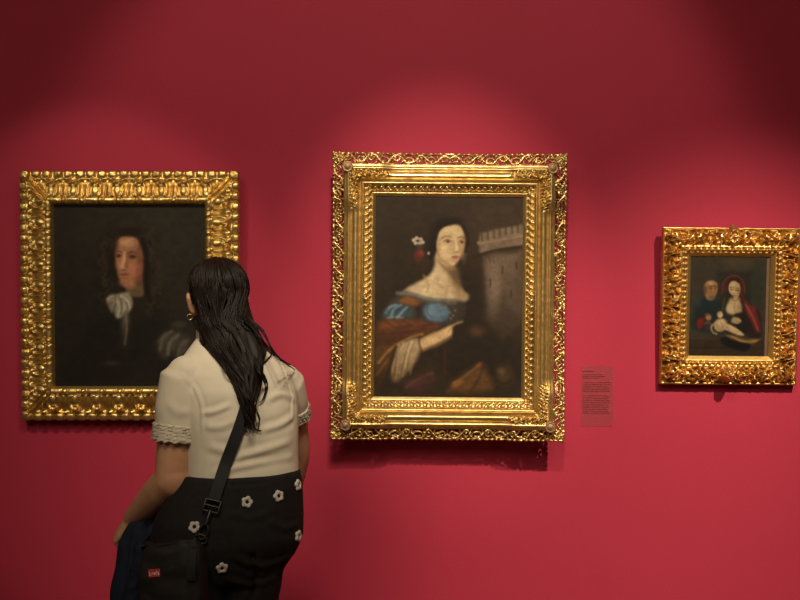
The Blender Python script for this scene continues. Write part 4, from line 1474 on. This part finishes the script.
fp, fn = [], []
topL = MI @ bp[0]
for dx_, dy_ in ((.000, .020), (.003, .045), (.006, .070), (.008, .095)):
    h = drop(T, V3((topL.x + dx_, topL.y + dy_, 1.6)), V3((0, 0, -1)), .007)
    if h: fp.append(h[0]); fn.append(h[1])
for x, z in ((.085, 1.27), (.055, 1.20), (.01, 1.12), (-.045, 1.04)):
    h = drop(T, V3((x, .6, z)), V3((0, -1, 0)), .007)
    if h: fp.append(h[0]); fn.append(h[1])
for x, z in ((-.10, .96), (-.15, .88)):
    h = drop(T2, V3((x, .6, z)), V3((0, -1, 0)), .008)
    if h: fp.append(h[0]); fn.append(h[1])
h = drop(T2, V3((-.6, .04, .80)), V3((1, 0, 0)), .010)
if h: fp.append(h[0]); fn.append(h[1])
fp.append(BM @ V3((-.085, .022, .100))); fn.append((BM.to_3x3() @ V3((-.6, .8, 0))).normalized())
allp = list(reversed(bp)) + fp; alln = list(reversed(bn)) + fn
ribbon(allp, alln, .034, .0026, 'strap', M['strap'], BAG, to_bag)

# buckle, swivel hook and ring at the strap's lower end
e0 = bp[-1]; en = bn[-1]
d0 = (bp[-1] - bp[-2]).normalized()
side_ = d0.cross(en).normalized()


def frame_loop(c, d, w, nv, hw, hl, r, mid=True):
    b = MB()
    P4 = [c + w * hw * sx + d * hl * sy for sx, sy in ((-1, -1), (1, -1), (1, 1), (-1, 1))]
    for i in range(4):
        b.tube([to_bag(P4[i]), to_bag(P4[(i + 1) % 4])], r, 8)
    if mid:
        b.tube([to_bag(c - w * hw), to_bag(c + w * hw)], r, 8)
    return b


out = en * .010
bk = frame_loop(e0 + out * .6 + d0 * .012, d0, side_, en, .021, .016, .0032)
bk.build('slider_buckle', M['hard'], BAG)
c0 = e0 + out * .8 + d0 * .028
c1 = P(206, 524, c0.y - .012); c2 = P(201.5, 537, c1.y - .004)
b = MB()
b.tube([to_bag(c0), to_bag(c0.lerp(c1, .5)), to_bag(c1)], [.006, .005, .006], 10)
sq = (c2 - c1).normalized(); lat = sq.cross(en).normalized()
b.tube([to_bag(c1 + sq * .024 * (1 - math.cos(t)) * .9 + lat * .012 * math.sin(t)) for t in np.linspace(.1, 2 * math.pi - .6, 16)], .0032, 8)
b.build('swivel_hook', M['hard'], BAG)
c3 = BM @ V3((.070, -.018, .108))
rc = c2.lerp(c3, .35)
b = MB()
b.tube([to_bag(c2 + (lat * math.cos(a) * .017 + sq * (math.sin(a) * .012 + .006))) for a in np.linspace(0, 2 * math.pi, 22)], .003, 8, round_ends=False)
b.build('ring', M['hard'], BAG)
ribbon([c2 + sq * .014, c2.lerp(c3, .7) + V3((0, -.006, 0)), c3, BM @ V3((.072, -.042, .060)), BM @ V3((.072, -.047, .02))], [en, en, en, BM.to_3x3() @ V3((0, -1, 0)), BM.to_3x3() @ V3((0, -1, 0))], .026, .003, 'strap_tab', M['strap'], BAG, to_bag)

# ------------------------------------------------------------------ the jacket held in her left hand
JR = empty('jacket', P(138, 560, -.90))
tag(JR, 'folded navy jacket hanging from the left hand of the woman', 'jacket')
JI = JR.matrix_basis.inverted()
b = MB()
rings = []
sect = [(514, 152, 11, -.895, .020), (519, 147, 18, -.893, .028), (529, 143, 21.5, -.892, .032), (545, 140.5, 23, -.90, .036), (562, 139, 24, -.905, .040), (582, 137, 25.5, -.905, .044), (602, 135, 27, -.905, .048), (640, 134, 29, -.905, .054), (690, 134, 31, -.905, .058), (720, 135, 31, -.905, .058), (724, 135, 28, -.905, .05)]
nn = 90
for j, (y, c, hw, Y, dep) in enumerate(sect):
    ring = []
    for i in range(nn):
        a = 2 * math.pi * i / nn
        f = 1 + min(1, j / 3) * (.11 * math.cos(6 * a + .5 * j) + .06 * math.cos(11 * a - .25 * j))
        px = c + hw * math.cos(a) * (1 + .02 * math.cos(5 * a))
        ring.append(JI @ P(px, y + (5 * math.cos(a) * -1 if j < 3 else 0), Y - dep * math.sin(a) * f))
    rings.append(ring)
b.loft(rings)
jm = b.fused('jacket', .005, 2)
jc = lambda p: tuple(JI @ P(*p))
ridges(jm, [([jc((126, 532, -.935)), jc((130, 565, -.95)), jc((124, 600, -.955))], .008, .010), ([jc((140, 528, -.935)), jc((134, 560, -.95)), jc((136, 600, -.955))], -.008, .009),
            ([jc((152, 526, -.935)), jc((146, 548, -.945)), jc((142, 590, -.955))], .007, .009)], .006, 14)
link('folded_body', jm, M['navy'], JR)
b = MB()
pp = [JI @ P(x, y, Y) for x, y, Y in ((162, 515, -.925), (158, 527, -.945), (147, 546, -.955), (139, 570, -.962), (133, 600, -.965), (128, 650, -.965), (127, 690, -.96))]
b.tube([V3(p) for p in catmull([tuple(p) for p in pp], 4)], [.016 + .010 * min(1, i / 8) + .002 * math.sin(i * 1.7) for i in range(25)], 18, flat=1.0)
sm = b.fused('sleeve', .005, 2)
ridges(sm, [], .006, 30)
link('sleeve', sm, M['navy'], JR)

# ------------------------------------------------------------------ light: track spots on the pictures, soft room light, added fills for the visitor
WARM = (1.0, .86, .67)


def spot(name, loc, aim, watts, cone, blend, size=.03, col=WARM):
    l = bpy.data.lights.new(name, 'SPOT')
    l.energy = watts; l.spot_size = math.radians(cone); l.spot_blend = blend; l.shadow_soft_size = size; l.color = col
    o = bpy.data.objects.new(name, l); COL.objects.link(o)
    o.location = loc
    o.rotation_euler = (V3(aim) - V3(loc)).to_track_quat('-Z', 'Y').to_euler()
    return o


def area(name, loc, aim, watts, size, col=WARM):
    l = bpy.data.lights.new(name, 'AREA')
    l.energy = watts; l.size = size; l.color = col
    o = bpy.data.objects.new(name, l); COL.objects.link(o)
    o.location = loc
    o.rotation_euler = (V3(aim) - V3(loc)).to_track_quat('-Z', 'Y').to_euler()
    return o


spot('track_spot_portrait_man', (-1.70, -3.0, 4.2), (-1.12, 0, 1.33), 125, 23.0, .40)
spot('fill_wash_left', (-.12, -3.5, 4.2), (-.42, 0, .72), 325, 24.0, .9, .35)  # added soft fill on visitor and wall, placed so her shadow stays hidden
spot('track_spot_portrait_woman', (.06, -3.0, 4.2), (.164, 0, 1.584), 455, 20.8, .92)
spot('track_spot_small', (1.888, -3.0, 4.2), (1.229, 0, .52), 985, 34.6, .98)
spot('track_flood', (.25, -3.0, 4.2), (.035, 0, 1.809), 150, 46, .42, .08)
area('room_light', (1.2, -3.6, 4.45), (.4, 0, 1.2), 26, 2.2)
area('visitor_back_fill', (-1.5, -5.2, 4.45), (-.6, -.9, 1.0), 74, 2.0)  # added ceiling fill that brightens her back; no entrance lamp stands here

w = bpy.data.worlds.new('dim gallery')
SC.world = w
w.use_nodes = True
w.node_tree.nodes['Background'].inputs['Color'].default_value = (.02, .017, .015, 1)

# ------------------------------------------------------------------ camera and view
cd = bpy.data.cameras.new('camera')
cd.sensor_width = 36
cd.lens = F / 800 * 36
cam = bpy.data.objects.new('camera', cd)
COL.objects.link(cam)
cam.location = CAM
cam.rotation_euler = (math.radians(90), 0, 0)
SC.camera = cam
vs = SC.view_settings
vs.view_transform = 'Standard'
vs.look = 'None'
vs.exposure = 0.0
vs.gamma = 1.0
vs.use_curve_mapping = False
